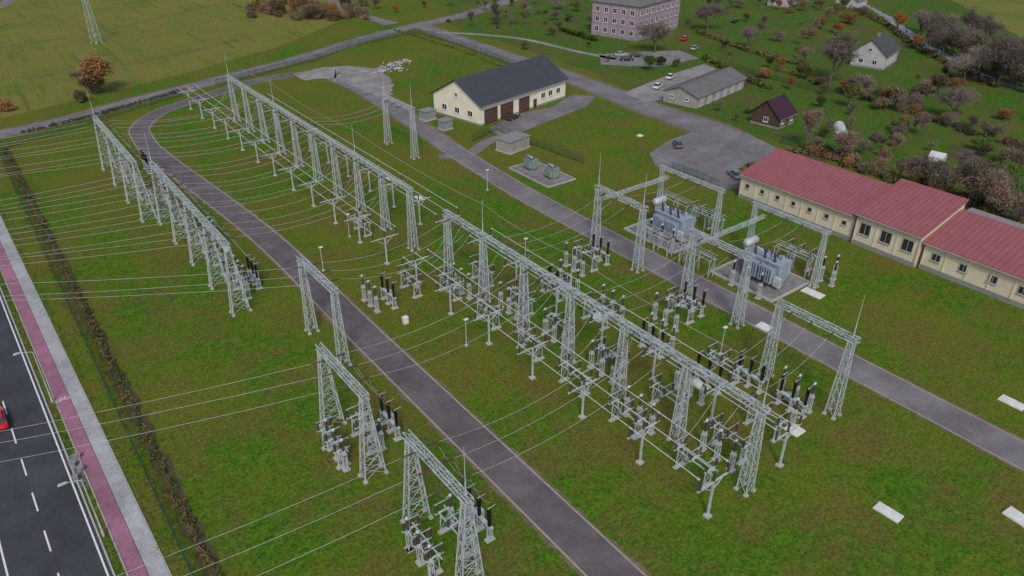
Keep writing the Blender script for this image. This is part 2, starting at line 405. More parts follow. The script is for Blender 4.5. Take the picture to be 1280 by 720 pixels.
def gantry(x,ys,h=11,design='slim',rods=(),label='grey galvanised lattice steel gantry on the grass'):
    d=Gan(); d.x=x; d.ys=ys; d.h=h
    r=root('steel_gantry',label,'gantry','lattice steel gantries of the substation',(x,ys[0],0)); d.r=r
    dim=(0.62,0.62,0.30,0.30) if design=='slim' else (1.25,0.62,0.30,0.30)
    if design=='thin': dim=(0.40,0.40,0.24,0.24)
    me=tower_mesh(h-0.4,*dim)
    for y in ys: part(r,'tower',me,(0,y-ys[0],0))
    Ln=ys[-1]-ys[0]+1.4
    part(r,'beam',beam_mesh(Ln) if design!='thin' else beam_mesh(Ln,.45,.5,.08),(0,-0.7,h-0.1))
    for i in rods: part(r,'lightning_rod',rod,(0,ys[i]-ys[0],h+0.2))
    return d
Mnear=gantry(53.6,[30.5+9.5*k for k in range(7)],11,'slim',(0,3,5),'long grey lattice steel busbar gantry with seven towers')
Mfar=gantry(53.8,[99+9.5*k for k in range(10)],11,'slim',(2,6,9),'long grey lattice steel busbar gantry with ten towers')
GA=gantry(23.6,[97,106.5,116,125.5,135],11,'A',(4,),'grey A-frame lattice steel gantry row beside the hedge')
GB=gantry(21.3,[138,148.5,159,169.5],11,'A',(3,),'grey A-frame lattice steel gantry row near the back fence')
G3=gantry(23.5,[56,66],11,'A',(),'grey two-tower line gantry on the lawn by the path')
G4=gantry(24.0,[38.3,47.7],11,'A',(0,),'grey two-tower line gantry with lightning rod on the lawn')
G2=gantry(29.8,[76,86],11.5,'slim',(),'narrow grey two-tower lattice gantry beside the asphalt path')
R1=gantry(78.6,[71,81],11,'slim',(0,1),'grey lattice gantry in front of a transformer by the road')
R2=gantry(78.4,[51.2,60.8],11,'slim',(),'grey lattice gantry in front of a transformer by the road')
R3=gantry(71.8,[32,41.5],11,'slim',(0,),'grey two-tower lattice gantry with tall lightning rod')
R6=gantry(76,[136,148],11,'slim',(0,1),'grey two-tower lattice gantry with lightning rods near the service road')
P1=gantry(96.5,[70.5,83.5],9.5,'thin',(),'slim grey lattice portal behind the transformer')
P2=gantry(96.5,[51,63.5],9.5,'thin',(),'slim grey lattice portal behind the transformer')
for g,pp,y in ((R1,P1,81.5),(R2,P2,61.2)):
    b1=beam_mesh(pp.x-g.x-1.4,.4,.45,.075); part(g.r,'cross_beam',b1,(0.7,y-g.ys[0],8.4),(0,0,-math.pi/2))

# ------------------------------------------------------------------ wires
WR=.024
def cable(p,q,sag,r=WR,n=10,name='overhead_wire',label='thin grey aluminium conductor strung between steel gantries',cat='power line'):
    p=Vector(p);q=Vector(q); m=MB(); prev=p
    for i in range(1,n+1):
        t=i/n; c=p.lerp(q,t); c.z-=4*sag*t*(1-t); m.cyl(prev,c,r,r,4,0,False); prev=c
    o=root(name,label,cat,'overhead conductors of the substation',(0,0,0),0,m.mesh(name,[M['wire']],True)); return o
def stringat(g,p,d):
    d=Vector(d).normalized()
    part(g.r,'insulator_string',st,Vector(p)-Vector(g.r.location),(0,-math.asin(d.z),math.atan2(d.y,d.x)))
def span(g1,p,g2,q,sag=1.3,r=WR):
    p=Vector(p);q=Vector(q);d=(q-p).normalized()
    if g1: dd=d.copy(); dd.z-=0.12; stringat(g1,p,dd); p2=p+dd.normalized()*1.5
    else: p2=p
    if g2: dd=-d; dd.z-=0.12; stringat(g2,q,dd); q2=q+dd.normalized()*1.5
    else: q2=q
    cable(p2,q2,sag,r)
def bays(ys): return [(a+b)/2 for a,b in zip(ys,ys[1:])]
mainb=bays(Mnear.ys)+[93.2]+bays(Mfar.ys)
def mg(y): return Mnear if y<90 else Mfar
def nearest(y): return min([b for b in mainb if b!=93.2],key=lambda b:abs(b-y))
for g in (GA,GB,G3,G4,G2):
    for yb in bays(g.ys):
        mbay=nearest(yb+ (1 if g is not G2 else 0)); t=mg(mbay)
        for o in(-2.7,0,2.7):
            span(g,(g.x+0.5,yb+o,g.h-0.1),t,(t.x-0.5,mbay+o,10.9),1.6+R.uniform(-.4,.4))
ends={GA:(-75,140,17),GB:(-75,172,17),G3:(-60,84,17),G4:(-50,50,17),G2:(-75,140,20)}
for g,e in ends.items():
    for k,yb in enumerate(bays(g.ys)):
        for o in(-2.7,0,2.7):
            span(g,(g.x-0.5,yb+o,g.h-0.1),None,(e[0],e[1]+k*1.8+o*.8,e[2]+R.uniform(-1,1)),2.6+R.uniform(-.5,.8),.021)
for g in (R1,R2,R3,R6):
    yb=bays(g.ys)[0]; mbay=nearest(yb); t=mg(mbay)
    for o in(-2.7,0,2.7):
        span(t,(t.x+0.5,mbay+o,10.9),g,(g.x-0.5,yb+o,10.9),1.2)
for g,pp in((R1,P1),(R2,P2)):
    yb=bays(g.ys)[0]; y2=bays(pp.ys)[0]
    for o in(-2.7,0,2.7): span(g,(g.x+.5,yb+o,10.9),pp,(pp.x-.5,y2+o,9.4),0.6)
for y0,y1 in ((30.5,59),(59,78),(78,118)): 
    cable((53.6,y0,15.8),(53.7,y1,15.8),0.6,0.022,8,'earth_wire','thin steel earth wire between lightning rods')
cable((53.8,118,15.8),(53.8,156,15.8),0.8,0.022,8,'earth_wire','thin steel earth wire between lightning rods')
cable((53.8,156,15.8),(53.8,184.5,15.8),0.8,0.022,8,'earth_wire','thin steel earth wire between lightning rods')

# ------------------------------------------------------------------ busbars on posts
def busbar_support(x,y,first=[None]):
    if first[0]:
        return clone(first[0],(x,y,0))
    r=root('busbar_support','thin grey steel post with crossarm carrying busbar insulators','busbar support','busbar support posts',(x,y,0))
    m=MB(); m.bar((0,0,0),(0,0,4.7),0.2); m.box(0,0,0.1,0.7,0.7,0.2,1); m.bar((0,0,3.6),(-1.4,0,4.6),0.07); m.bar((0,0,3.6),(1.4,0,4.6),0.07)
    part(r,'post',m.mesh('post',[M['steel'],M['concrete']]))
    m=MB(); m.bar((-2.4,0,4.75),(2.4,0,4.75),0.17,0.12); part(r,'crossarm',m.mesh('crossarm',[M['steel']]))
    m=MB(); m.lathe((0,0,0),[(0.1,0)]+shed_prof(0.05,1.15,0.08,0.15,7)+[(0.06,1.2)],7); im=m.mesh('ins',[M['insul']],True)
    for dx in(-2.1,0,2.1): part(r,'insulator',im,(dx,0,4.81))
    first[0]=r; return r
nb=19
for k in range(nb): busbar_support(47.7,30.5+9.5*k)
for k in range(nb-2): busbar_support(59.6,30.5+9.5*k)
tm_={}
for bx,n2 in ((47.7,nb),(59.6,nb-2)):
    secs=[(0,6),(7,12),(12,n2-1)]
    for a,b2 in secs:
        Ln=(b2-a)*9.5-.5
        if Ln not in tm_:
            m=MB(); m.cyl((0,0,0),(0,Ln,0),0.05,0.05,6)
            for k in range(b2-a+1): m.box(0,min(max(k*9.5-.25,.1),Ln-.1),-.02,.16,.3,.16)
            tm_[Ln]=m.mesh('busbar',[M['tube']],False)
        for dx in(-2.1,0,2.1):
            root('busbar','long straight grey aluminium busbar tube on insulators','busbar','rigid busbars',(bx+dx,30.75+9.5*a,6.1),0,tm_[Ln])
for yb in mainb:
    if yb==93.2: continue
    for k,o in enumerate((-2.7,0,2.7)):
        if R.random()<0.85: cable((52.9,yb+o,10.5),(45.6+2.1*k,yb+o*0.9,6.2),0.7,0.022,6,'dropper_wire','thin grey jumper wire hanging down to the busbars')
        if yb<90 and R.random()<0.8: cable((54.3,yb+o,10.5),(57.5+2.1*k,yb+o*0.9,6.2),0.7,0.022,6,'dropper_wire','thin grey jumper wire hanging down to the busbars')
for g in (GA,GB,G3,G4):
    for yb in bays(g.ys):
        for o in(-1.7,0,1.7):
            cable((g.x+1.9,yb+o*1.5,10.3),(g.x+4.7,yb+o,4.9),.9,.022,6,'dropper_wire','thin grey jumper wire hanging down to the switchgear')

# ------------------------------------------------------------------ apparatus
def make_breaker(loc,rz=0):
    r=root('circuit_breaker','three-pole circuit breaker with black columns on grey steel frame','circuit breaker','three-pole circuit breakers',loc,rz)
    m=MB()
    for y in(-1.7,0,1.7):
        for x in(-0.28,0.28): m.bar((x,y,0),(x,y,1.75),0.11)
        m.bar((-.28,y,.3),(.28,y,1.6),.05); m.bar((.28,y,.3),(-.28,y,1.6),.05); m.box(0,y,0.08,1.0,0.6,0.16,1)
    m.box(0,0,1.82,0.45,4.2,0.2,0); m.bar((.28,-1.7,.4),(.28,0,1.5),.05); m.bar((.28,1.7,.4),(.28,0,1.5),.05)
    part(r,'frame',m.mesh('frame',[M['steel'],M['concrete']]))
    m=MB(); m.box(0,0,0,0.55,0.8,0.95); part(r,'control_cabinet',m.mesh('cab',[M['steel']]),(0.65,0.85,1.2))
    m=MB(); m.lathe((0,0,0),[(0.16,0)]+shed_prof(0.05,1.1,0.13,0.20,7)+[(0.16,1.13),(0.16,1.22)]+shed_prof(1.24,2.3,0.15,0.225,7)+[(0.13,2.34),(0.05,2.38)],9)
    pm=m.mesh('pole',[M['black']],True)
    for y in(-1.7,0,1.7): part(r,'pole',pm,(0,y,1.92))
    m=MB(); m.box(0,0,0,0.3,0.1,0.05); m.bar((0.15,0,0),(0.75,0,0.05),0.04); tm=m.mesh('term',[M['tube']])
    for y in(-1.7,0,1.7): part(r,'terminal',tm,(0,y,4.32))
    return r
def make_disc(loc,rz=0):
    r=root('disconnector','grey disconnector switch with paired insulators on steel stand','disconnector','disconnector switches',loc,rz)
    m=MB()
    for y in(-1.9,1.9):
        for x in(-0.45,0.45): m.bar((x*1.3,y,0),(x,y,2.4),0.1)
        m.bar((-.55,y,.3),(.48,y,2.2),.05); m.bar((.55,y,.3),(-.48,y,2.2),.05)
        m.box(0,y,0.08,1.6,0.5,0.16,1)
    for x in(-0.45,0.45): m.bar((x,-2.7,2.48),(x,2.7,2.48),0.12)
    part(r,'stand',m.mesh('stand',[M['steel'],M['concrete']]))
    m=MB(); m.lathe((0,0,0.1),[(0.1,0)]+shed_prof(0.05,1.05,0.08,0.16,6)+[(0.07,1.1)],7)
    m2=m.mesh('ins',[M['insul']],True)
    b2=MB(); b2.box(0,0,0.05,1.9,0.18,0.1)
    b3=b2.mesh('rail',[M['steel']])
    b4=MB(); b4.bar((-0.95,0,1.28),(0.95,0,1.28),0.06); b4.box(-.75,0,1.25,.14,.14,.12); b4.box(.75,0,1.25,.14,.14,.12); b5=b4.mesh('blade',[M['steel']])
    for y in(-2.1,0,2.1):
        for x in(-.75,.75): part(r,'insulator',m2,(x,y,2.56))
        part(r,'base_rail',b3,(0,y,2.53)); part(r,'contact_arm',b5,(0,y,2.56))
    m=MB(); m.cyl((0,0,0.6),(0,0,2.4),0.035,0.035,5); m.box(0,0,0.9,0.3,0.35,0.45); part(r,'drive_box',m.mesh('drive',[M['steel']]),(0.6,1.5,0.1))
    return r
def make_ct(loc,rz=0,dark=False):
    r=root('instrument_transformer','slender instrument transformer on a grey steel pedestal','instrument transformer','instrument transformers on pedestals',loc,rz)
    m=MB()
    for x in(-.2,.2):
        for y in(-.2,.2): m.bar((x,y,0),(x,y,2.2),0.065)
    for s_ in(-1,1):
        m.bar((-.2,s_*.2,.2),(.2,s_*.2,1.2),.04); m.bar((.2,s_*.2,1.2),(-.2,s_*.2,2.1),.04); m.bar((s_*.2,-.2,.2),(s_*.2,.2,1.2),.04)
    m.box(0,0,2.25,.55,.55,.1); m.box(0,0,.08,.8,.8,.16,1)
    part(r,'pedestal',m.mesh('ped',[M['steel'],M['concrete']]))
    m=MB(); m.box(0,0,.2,.38,.38,.4); part(r,'base_tank',m.mesh('tank',[M['steel']]),(0,0,2.3))
    m=MB(); m.lathe((0,0,0),[(.15,0)]+shed_prof(.03,1.3,.09,.17,7)+[(.1,1.32)],8); part(r,'insulator',m.mesh('ins',[M['black'] if dark else M['insul']],True),(0,0,2.7))
    m=MB(); m.lathe((0,0,0),[(.1,0),(.16,.08),(.18,.28),(.1,.38),(.02,.41)],8); m.bar((-.5,0,.2),(.5,0,.2),.045); part(r,'head',m.mesh('head',[M['steel']],True),(0,0,4.0))
    return r
B0=make_breaker((28.4,43,0))
for p in ((28.4,61),(28.2,103.5),(27.4,152),(27.4,163),(42,86),(64,44.5),(68.5,35.5),(63.5,73),(76,77,),(76.2,57.5),(64,54),(68.3,41.5)):
    clone(B0,(p[0],p[1],0),0)
D0=make_disc((50.8,35.2,0))
dl=[]
for yb in bays(Mnear.ys):
    for x in (50.8,56.6,):
        if not (x==50.8 and yb<36): dl.append((x+R.uniform(-.3,.3),yb+R.uniform(-.4,.4)))
for yb in (35.2,44.7,63.7,73.2): dl.append((62.8 if yb!=44.7 else 67.3,yb))
for yb in bays(GA.ys): dl.append((25.6,yb))
for yb in bays(GB.ys): dl.append((23.3,yb))
for g in(G3,G4): dl.append((g.x+1.6,bays(g.ys)[0])); dl.append((g.x-2,bays(g.ys)[0]))
dl+= [(46.3,87),(73,77),(73.5,57.5),(50,110),(100.5,56.5),(99.8,76)]
for x,y in dl: clone(D0,(x,y,0),0)
C0=make_ct((66,33.5,0))
for (x,yb) in ((66,73.2),(66,63.7),(66,54.2),(60.9,44.7),(70.4,57.5),(70.4,77),(39.5,87),(52.3,82),(55.2,54.2),(55.2,63.7),(52.2,44.7),(21.5,60.5),(21.6,43),(26.2,61),(26.4,43),(26.6,104.5),(28,121),(26,143.5),(54.6,73.2),(54.8,35.3),(70,36)):
    for o in(-2.0,0,2.0): clone(C0,(x,yb+o,0),0)
CD=make_ct((87.6,72,0),dark=True)
for p in((87.6,74.5),(87.6,77),(86.9,54),(86.9,56.5),(86.9,59),(99,49.5),(99,51.5),(101,50.5)): clone(CD,(*p,0),0)

# transformers
def make_trafo(loc,rz=0):
    r=root('power_transformer','blue-grey oil power transformer with radiators and conservator tank on concrete pad','transformer','large power transformers',loc,rz)
    m=MB(); m.box(0,0,1.9,2.4,5.2,2.9); m.box(0,0,3.42,2.7,5.5,0.16); m.box(0,0,.3,2.2,5.0,.3)
    for y in(-2.2,-1.1,0,1.1,2.2):
        for s_ in(-1,1): m.box(s_*1.26,y,1.9,0.12,.16,2.7)
    for x in(-.8,0,.8):
        for s_ in(-1,1): m.box(x,s_*2.66,1.9,.16,.12,2.7)
    m.cyl((.5,-1.9,3.5),(.5,-1.9,4.2),.25,.25,8); m.cyl((0.3,-.6,3.5),(0.3,-.6,3.9),.3,.3,8)
    part(r,'tank',m.mesh('tank',[M['trafo']]))
    m=MB()
    for i in range(6): m.box(0,-0.95+0.38*i,0,0.9,0.09,2.3)
    m.cyl((0,-1.05,1.0),(0,1.05,1.0),.1,.1,6); m.cyl((0,-1.05,-1.0),(0,1.05,-1.0),.1,.1,6)
    rm=m.mesh('radiator',[M['trafo']])
    for sx in(-1,1):
        for y in(-1.35,1.15): part(r,'radiator',rm,(sx*1.95,y,2.0))
    m=MB(); m.lathe((0,0,0),[(0.25,-1.3),(.48,-1.22),(.55,-1.05),(.55,1.05),(.48,1.22),(.25,1.3)],14,0,'x')
    for x in(-.8,.8): m.bar((x,0,-4.3),(x,0,-.4),.13); m.bar((x,-.1,-.5),(x,-.6,-1.0),.09); m.bar((x,0,-2.0),(-x,0,-.6),.06)
    m.cyl((0,-.3,-.3),(0,-1.3,-1.0),.08,.08,6); m.cyl((.3,-.3,-.3),(.3,-2.4,-1.0),.06,.06,6)
    part(r,'conservator',m.mesh('cons',[M['steel']],True),(0,3.2,4.6))
    m=MB(); m.lathe((0,0,0),[(.2,0),(.2,.3)]+shed_prof(.32,1.6,.1,.18,8)+[(.07,1.65),(.05,1.95)],8); hb=m.mesh('bush',[M['insul']],True)
    for y in(-1.6,0,1.6): part(r,'high_voltage_bushing',hb,(-.75,y,3.5),(0,-0.25,0))
    m=MB(); m.lathe((0,0,0),[(.14,0)]+shed_prof(.05,.7,.08,.15,5)+[(.05,.8)],7); lb=m.mesh('bush',[M['insul']],True)
    for y in(-.9,0,.9): part(r,'low_voltage_bushing',lb,(.8,y,3.5))
    m=MB(); m.box(0,0,0,.5,1.0,1.4); part(r,'control_cabinet',m.mesh('cab',[M['steel']]),(-1.7,-3.1,1.3))
    m=MB()
    m.cyl((-1.3,-2.85,.5),(-1.3,-2.85,3.4),.05,.05,5); m.cyl((-.9,-2.85,.5),(-.9,-2.85,3.4),.05,.05,5)
    for i in range(8): m.bar((-1.3,-2.85,.8+.33*i),(-.9,-2.85,.8+.33*i),.04)
    part(r,'ladder',m.mesh('ladder',[M['steel']]))
    r.scale=(1.1,1.1,1.1)
    return r
T0=make_trafo((92.6,76.5,0.25)); clone(T0,(92.4,57,0.25),0)
for y in(77.2,57.8):
    m=MB(); w,l=9.5,11.5
    m.box(0,0,0.1,w-.6,l-.6,.12,1)
    for sx in(-1,1): m.box(sx*w/2,0,.15,.3,l+.3,.3)
    for sy in(-1,1): m.box(0,sy*l/2,.15,w-.3,.3,.296)
    m.box(0,-.7,.16,1.6,6,.18)
    root('transformer_pad','concrete bund pad filled with gravel under the transformer','concrete pad','transformer pads',(92.3,y,0),0,m.mesh('pad',[M['concrete'],M['gravel']]))
def rack(loc):
    r=root('busbar_bridge','low grey steel bridge with small insulators beside the transformer','busbar bridge','low busbar bridges',loc)
    m=MB()
    for y in(0,3,6):
        for x in(-.6,.6): m.bar((x,y,0),(x,y,3.2),.1)
        m.bar((-.9,y,3.2),(.9,y,3.2),.1); m.bar((-.6,y,.3),(.6,y,2.9),.05)
    for x in(-.6,.6): m.bar((x,-.3,3.1),(x,6.3,3.1),.09)
    part(r,'frame',m.mesh('frame',[M['steel']]))
    m=MB(); m.lathe((0,0,0),[(.08,0)]+shed_prof(.03,.45,.06,.12,4)+[(.04,.5)],7); im=m.mesh('ins',[M['insul']],True)
    for y in(0,3,6):
        for x in(-.7,0,.7): part(r,'insulator',im,(x,y,3.26))
    m=MB()
    m.cyl((0,-.4,0),(0,6.4,0),.04,.04,5); tb=m.mesh('bar',[M['tube']])
    for x in(-.7,0,.7): part(r,'bar',tb,(x,0,3.8))
    return r
K0=rack((98.6,71,0))
for p in((98.8,78.5),(98.4,53.5),(85.9,71),(86.1,62.5)): clone(K0,(*p,0),0)
def aux(loc,rz):
    r=root('station_transformer','small grey-green auxiliary transformer with cooling fins','transformer','small auxiliary transformers',loc,rz)
    m=MB(); m.box(0,0,1.35,1.5,2.4,1.7); m.box(0,0,2.25,1.7,2.6,.12); m.box(0,0,.3,1.2,2,.4); part(r,'tank',m.mesh('t',[M['trafogreen']]))
    m=MB()
    for i in range(8): m.box(0,-.95+.27*i,0,.5,.07,1.5)
    f=m.mesh('f',[M['trafogreen']]); part(r,'cooling_fin_bank',f,(1.05,0,1.35)); part(r,'cooling_fin_bank',f,(-1.05,0,1.35))
    m=MB(); m.lathe((0,0,0),[(.12,0)]+shed_prof(.03,.6,.07,.13,4)+[(.04,.7)],7); lb=m.mesh('b',[M['insul']],True)
    for y in(-.7,0,.7): part(r,'bushing',lb,(0.2,y,2.3))
    m=MB(); m.lathe((0,0,0),[(.05,-1.1),(.3,-1.05),(.3,1.05),(.05,1.1)],10,0,'y'); part(r,'conservator',m.mesh('c',[M['trafogreen']],True),(-.5,0,2.85))
    return r
ax,ay=G(664,212); A0=aux((ax,ay,.15),0.0); bx_,by_=G(690,223); clone(A0,(bx_,by_,.15),0)
m=MB(); m.box(0,0,.08,7,13,.16,1); m.box(3.55,0,.12,.2,13.2,.26); m.box(-3.55,0,.12,.2,13.2,.26); m.box(0,6.55,.12,6.9,.2,.25); m.box(0,-6.55,.12,6.9,.2,.25)
root('concrete_pad','low concrete bund with gravel under small transformers','concrete pad',None,((ax+bx_)/2,(ay+by_)/2,0),0,m.mesh('pad',[M['concrete'],M['gravel']]))

for i,(p,sx,sy) in enumerate((((1110,641),1.3,2.6),((1265,504),1.4,2.8),((1275,649),1.6,2.8),((955,409),1.5,1.9),((747,397),1.6,2.1),((875,482),1.4,2.2),((993,538),1.7,1.8),((1016,367),1.6,3.2),((800,170),1.2,1.2),((524,248),1.2,2.2),((488,224),1.2,2.2),((283,312),1.0,1.8))):
    x,y=G(*p); m=MB(); m.box(0,0,.09,sx,sy,.18); m.box(0,0,.21,sx*.9,sy*.94,.06)
    if sy>2: m.box(0,0,.25,sx*.92,.05,.02)
    root('concrete_cover','bright pale concrete duct cover slab lying on the grass','concrete slab','concrete cover slabs',(x,y,0),R.uniform(-.1,.1),m.mesh('slab',[M['slab']]))
m=MB(); m.box(0,0,.5,.7,.6,1.0); m.box(0,0,1.03,.8,.7,.06); x,y=G(507,404)
root('control_cabinet','small pale grey control cabinet standing on the grass','cabinet',None,(x,y,0),0,m.mesh('cab',[M['slab']]))
def yardlamp(p,first=[None]):
    if first[0]: return clone(first[0],(*p,0))
    r=root('yard_lamp','thin grey yard lamp post with pale lamp head','yard lamp','yard lamps of the substation',(*p,0))
    m=MB(); m.cyl((0,0,0),(0,0,4.2),.07,.05,7); m.box(0,0,.1,.4,.4,.2); part(r,'pole',m.mesh('pole',[M['steel']]))
    m=MB(); m.box(0,0,0,.6,.4,.12); m.box(0,0,-.07,.45,.25,.04,1); part(r,'lamp_head',m.mesh('head',[M['slab'],M['lamp']]),(0.1,0,4.25))
    first[0]=r
for p in (G(437,296),(38.4,101),(78.3,112),(45,70),(71,48),(66,84)): yardlamp(p)
for i,(a,b2,s_) in enumerate(((478,90,1.2),(486,84,1.5),(494,80,1.6),(499,87,1.1),(507,77,1.2))):
    rr=random.Random(i); m=MB()
    for k in range(26):
        x=rr.gauss(0,.9)*s_; y=rr.gauss(0,.9)*s_; z=max(0,(.9-.35*math.hypot(x,y)))*s_*.6
        q=rr.uniform(.25,.5); vs=[(x+q*math.cos(t)*rr.uniform(.6,1),y+q*math.sin(t)*rr.uniform(.6,1),z-.1) for t in (0,1.26,2.5,3.77,5)]+[(x+rr.uniform(-.1,.1),y,z+q*.7)]
        m._add(vs,[(0,1,5),(1,2,5),(2,3,5),(3,4,5),(4,0,5)],0)
    x,y=G(a,b2); root('rubble_pile','pale rubble pile on the gravel beside the yard','rubble pile','rubble piles',(x,y,0),0,m.mesh('rubble',[M['concrete']]))

# ------------------------------------------------------------------ buildings
def win_mesh(w,h,nx=2,frame=None,pane=None):
    m=MB(); m.box(0,-.02,0,w,.06,h,1); t=.09
    for s_ in(-1,1): m.box(s_*w/2,-.05,0,t,.1,h+t,0); m.box(0,-.052,s_*h/2,w-t,.1,t,0)
    for i in range(1,nx): m.box(-w/2+w*i/nx,-.06,0,t*.7,.08,h-t,0)
    m.box(0,-.1,-h/2-.08,w+.2,.2,.06,0)
    return m.mesh('window',[frame or M['white'],pane or M['glass']])
def door_mesh(w,h,mt,panels=4):
    m=MB(); m.box(0,-.03,h/2,w,.08,h,0)
    for i in range(1,panels): m.box(0,-.075,h*i/panels,w*.96,.02,.05,1)
    for s_ in(-1,1): m.box(s_*(w/2+.05),-.04,h/2,.1,.12,h+.1,1)
    m.box(0,-.04,h+.05,w,.12,.1,1)
    return m.mesh('door',[mt,M['plinth']])
def house(name,label,cat,p0,ang,Ln,D,eave,ridge,wm,rm,axis='L',hip=0.0,ov=.5,chim=(),plinth=True,z0=0,group=None):
    r=root(name,label,cat,group,(*p0,z0),ang)
    m=MB()
    if axis=='L':
        pr=[(0,0),(D,0),(D,eave),(D/2,ridge-.1),(0,eave)] if not hip else [(0,0),(D,0),(D,eave),(0,eave)]
        m.prism(pr,0,Ln,0,'x')
    else:
        m.prism([(0,0),(Ln,0),(Ln,eave),(Ln/2,ridge-.1),(0,eave)],0,D,0,'y')
    if plinth:
        m.box(Ln/2,D/2,.25,Ln+.1,D+.1,.5,1)
    part(r,'wall',m.mesh('wall',[wm,M['plinth']]))
    m=MB(); t=.22
    def slab(a,b,c,d):
        vs=[Vector(v) for v in(a,b,c,d)]; up=Vector((0,0,t))
        vs=[v+Vector((0,0,.05)) for v in vs]+[v+up for v in vs]
        m._add(vs,[(3,2,1,0),(4,5,6,7),(0,1,5,4),(1,2,6,5),(2,3,7,6),(3,0,4,7)],0)
    if hip:
        slab((-ov,-ov,eave),(Ln+ov,-ov,eave),(Ln-hip,D/2,ridge),(hip,D/2,ridge))
        slab((Ln+ov,D+ov,eave),(-ov,D+ov,eave),(hip,D/2,ridge),(Ln-hip,D/2,ridge))
        for X,sx in((-ov,hip),(Ln+ov,Ln-hip)):
            m._add([(X,-ov,eave+.2),(X,D+ov,eave+.2),(sx,D/2,ridge+.2),(X,-ov,eave),(X,D+ov,eave)],[(0,1,2),(0,3,4,1)],0)
    elif axis=='L':
        s_=(ridge-eave)/(D/2)
        slab((-ov,-ov,eave-ov*s_),(Ln+ov,-ov,eave-ov*s_),(Ln+ov,D/2,ridge),(-ov,D/2,ridge))
        slab((Ln+ov,D+ov,eave-ov*s_),(-ov,D+ov,eave-ov*s_),(-ov,D/2,ridge),(Ln+ov,D/2,ridge))
    else:
        s_=(ridge-eave)/(Ln/2)
        slab((-ov,-ov,eave-ov*s_),(Ln/2,-ov,ridge),(Ln/2,D+ov,ridge),(-ov,D+ov,eave-ov*s_))
        slab((Ln+ov,-ov,eave-ov*s_),(Ln+ov,D+ov,eave-ov*s_),(Ln/2,D+ov,ridge),(Ln/2,-ov,ridge))
    if axis=='L': m.box(Ln/2,-ov-.06,(eave if hip else eave-ov*((ridge-eave)/(D/2)))+.08,Ln+2*ov,.1,.14,1)
    ro=part(r,'roof',m.mesh('roof',[rm,M['plinth']]))
    for cx_,cy_ in chim:
        m=MB(); m.box(0,0,0,.7,.7,1.6); m.box(0,0,.85,.85,.85,.12); part(ro,'chimney',m.mesh('chimney',[M['plinth']]),(cx_,cy_,ridge+.2))
    return r
def front(r,me,x,z,name='window'): part(r,name,me,(x,-.01,z))
def sideL(r,me,y,z,name='window'): part(r,name,me,(-.01,y,z),(0,0,-math.pi/2))
def sideR(r,me,y,z,Ln,name='window'): part(r,name,me,(Ln+.01,y,z),(0,0,math.pi/2))
p0=G(601,158); p1=G(707,120); ang=math.atan2(p1[1]-p0[1],p1[0]-p0[0])*0.9
gb=house('garage_building','cream garage building with dark grey gable roof and brown doors','building',p0,ang,33,16.5,5.2,9.8,M['palecream'],M['roofgrey'],'L',ov=.7)
gd=door_mesh(4.6,3.7,M['brown'],5)
for x in(3.6,9.4,): front(gb,gd,x,0,'garage_door')
front(gb,door_mesh(4.0,3.7,M['brown'],5),16,0,'garage_door')
front(gb,door_mesh(1.2,2.3,M['brown'],2),20.3,0,'door')
w=win_mesh(1.6,1.4)
for x in(23.5,26.5,29.8): front(gb,w,x,2.6)
for y in(3.5,8,12.5): sideL(gb,w,y,2.4)
sideL(gb,win_mesh(1.0,1.0),8.2,6.2)
sideR(gb,w,4,2.4,33); sideR(gb,w,10,2.4,33)
off=root('office_building','long cream single-storey building with pink-red metal roofs and small windows','building',None,(115.2,80,0),-math.pi/2)
def wing(x0,Ln,D,ev,rg,front_off,nwin,ww,wh,nx=2):
    m=MB(); m.prism([(front_off,0),(D,0),(D,rg),(front_off,ev)],x0,x0+Ln,0,'x'); m.box(x0+Ln/2,front_off-.03,.4,Ln+.04,.12,.8,1)
    k=max(2,int(Ln/3.2))
    for i in range(k+1): m.box(x0+.15+(Ln-.3)*i/k,front_off-.05,ev/2+.3,.22,.12,ev-.9,0)
    part(off,'wall',m.mesh('wall',[M['cream'],M['plinth']]))
    m=MB(); s_=(rg-ev)/(D-front_off); ov=.6; t=.22
    a=(x0-.25,front_off-ov,ev-ov*s_+.03); b_=(x0+Ln+.25,front_off-ov,ev-ov*s_+.03); c=(x0+Ln+.25,D+.3,rg+.3*s_+.03); d=(x0-.25,D+.3,rg+.3*s_+.03)
    vs=[a,b_,c,d]+[(v[0],v[1],v[2]+t) for v in(a,b_,c,d)]
    m._add(vs,[(3,2,1,0),(4,5,6,7),(0,1,5,4),(1,2,6,5),(2,3,7,6),(3,0,4,7)],0)
    m.box(x0+Ln/2,front_off-ov-.07,ev-ov*s_+.02,Ln+.5,.12,.14,1)
    for q in(.1,Ln-.1): m.box(x0+q,front_off-.12,ev/2,.1,.1,ev-.3,1)
    part(off,'roof',m.mesh('roof',[M['roofpink'],M['frame']]))
    wm_=win_mesh(ww,wh,nx,M['frame'])
    for i in range(nwin): part(off,'window',wm_,(x0+Ln*(i+.5)/nwin,front_off-.02,ev*.58))
wing(0,23.6,10.5,4.9,7.2,0,7,.8,.8,1)
wing(24.1,11,12,5.6,8.3,-.4,3,1.8,2.0)
wing(35.6,34,10.5,4.7,7.0,0.2,8,1.3,1.2)
m=MB(); m.box(50,13.2,2.9,30,5,5.8); m.box(50,13.2,5.9,30.4,5.4,.25); part(off,'wall',m.mesh('rear',[M['plinth']]),label='grey flat-roofed rear annex')
p0=G(795,52); p1=G(853,33); ang=math.atan2(p1[1]-p0[1],p1[0]-p0[0])
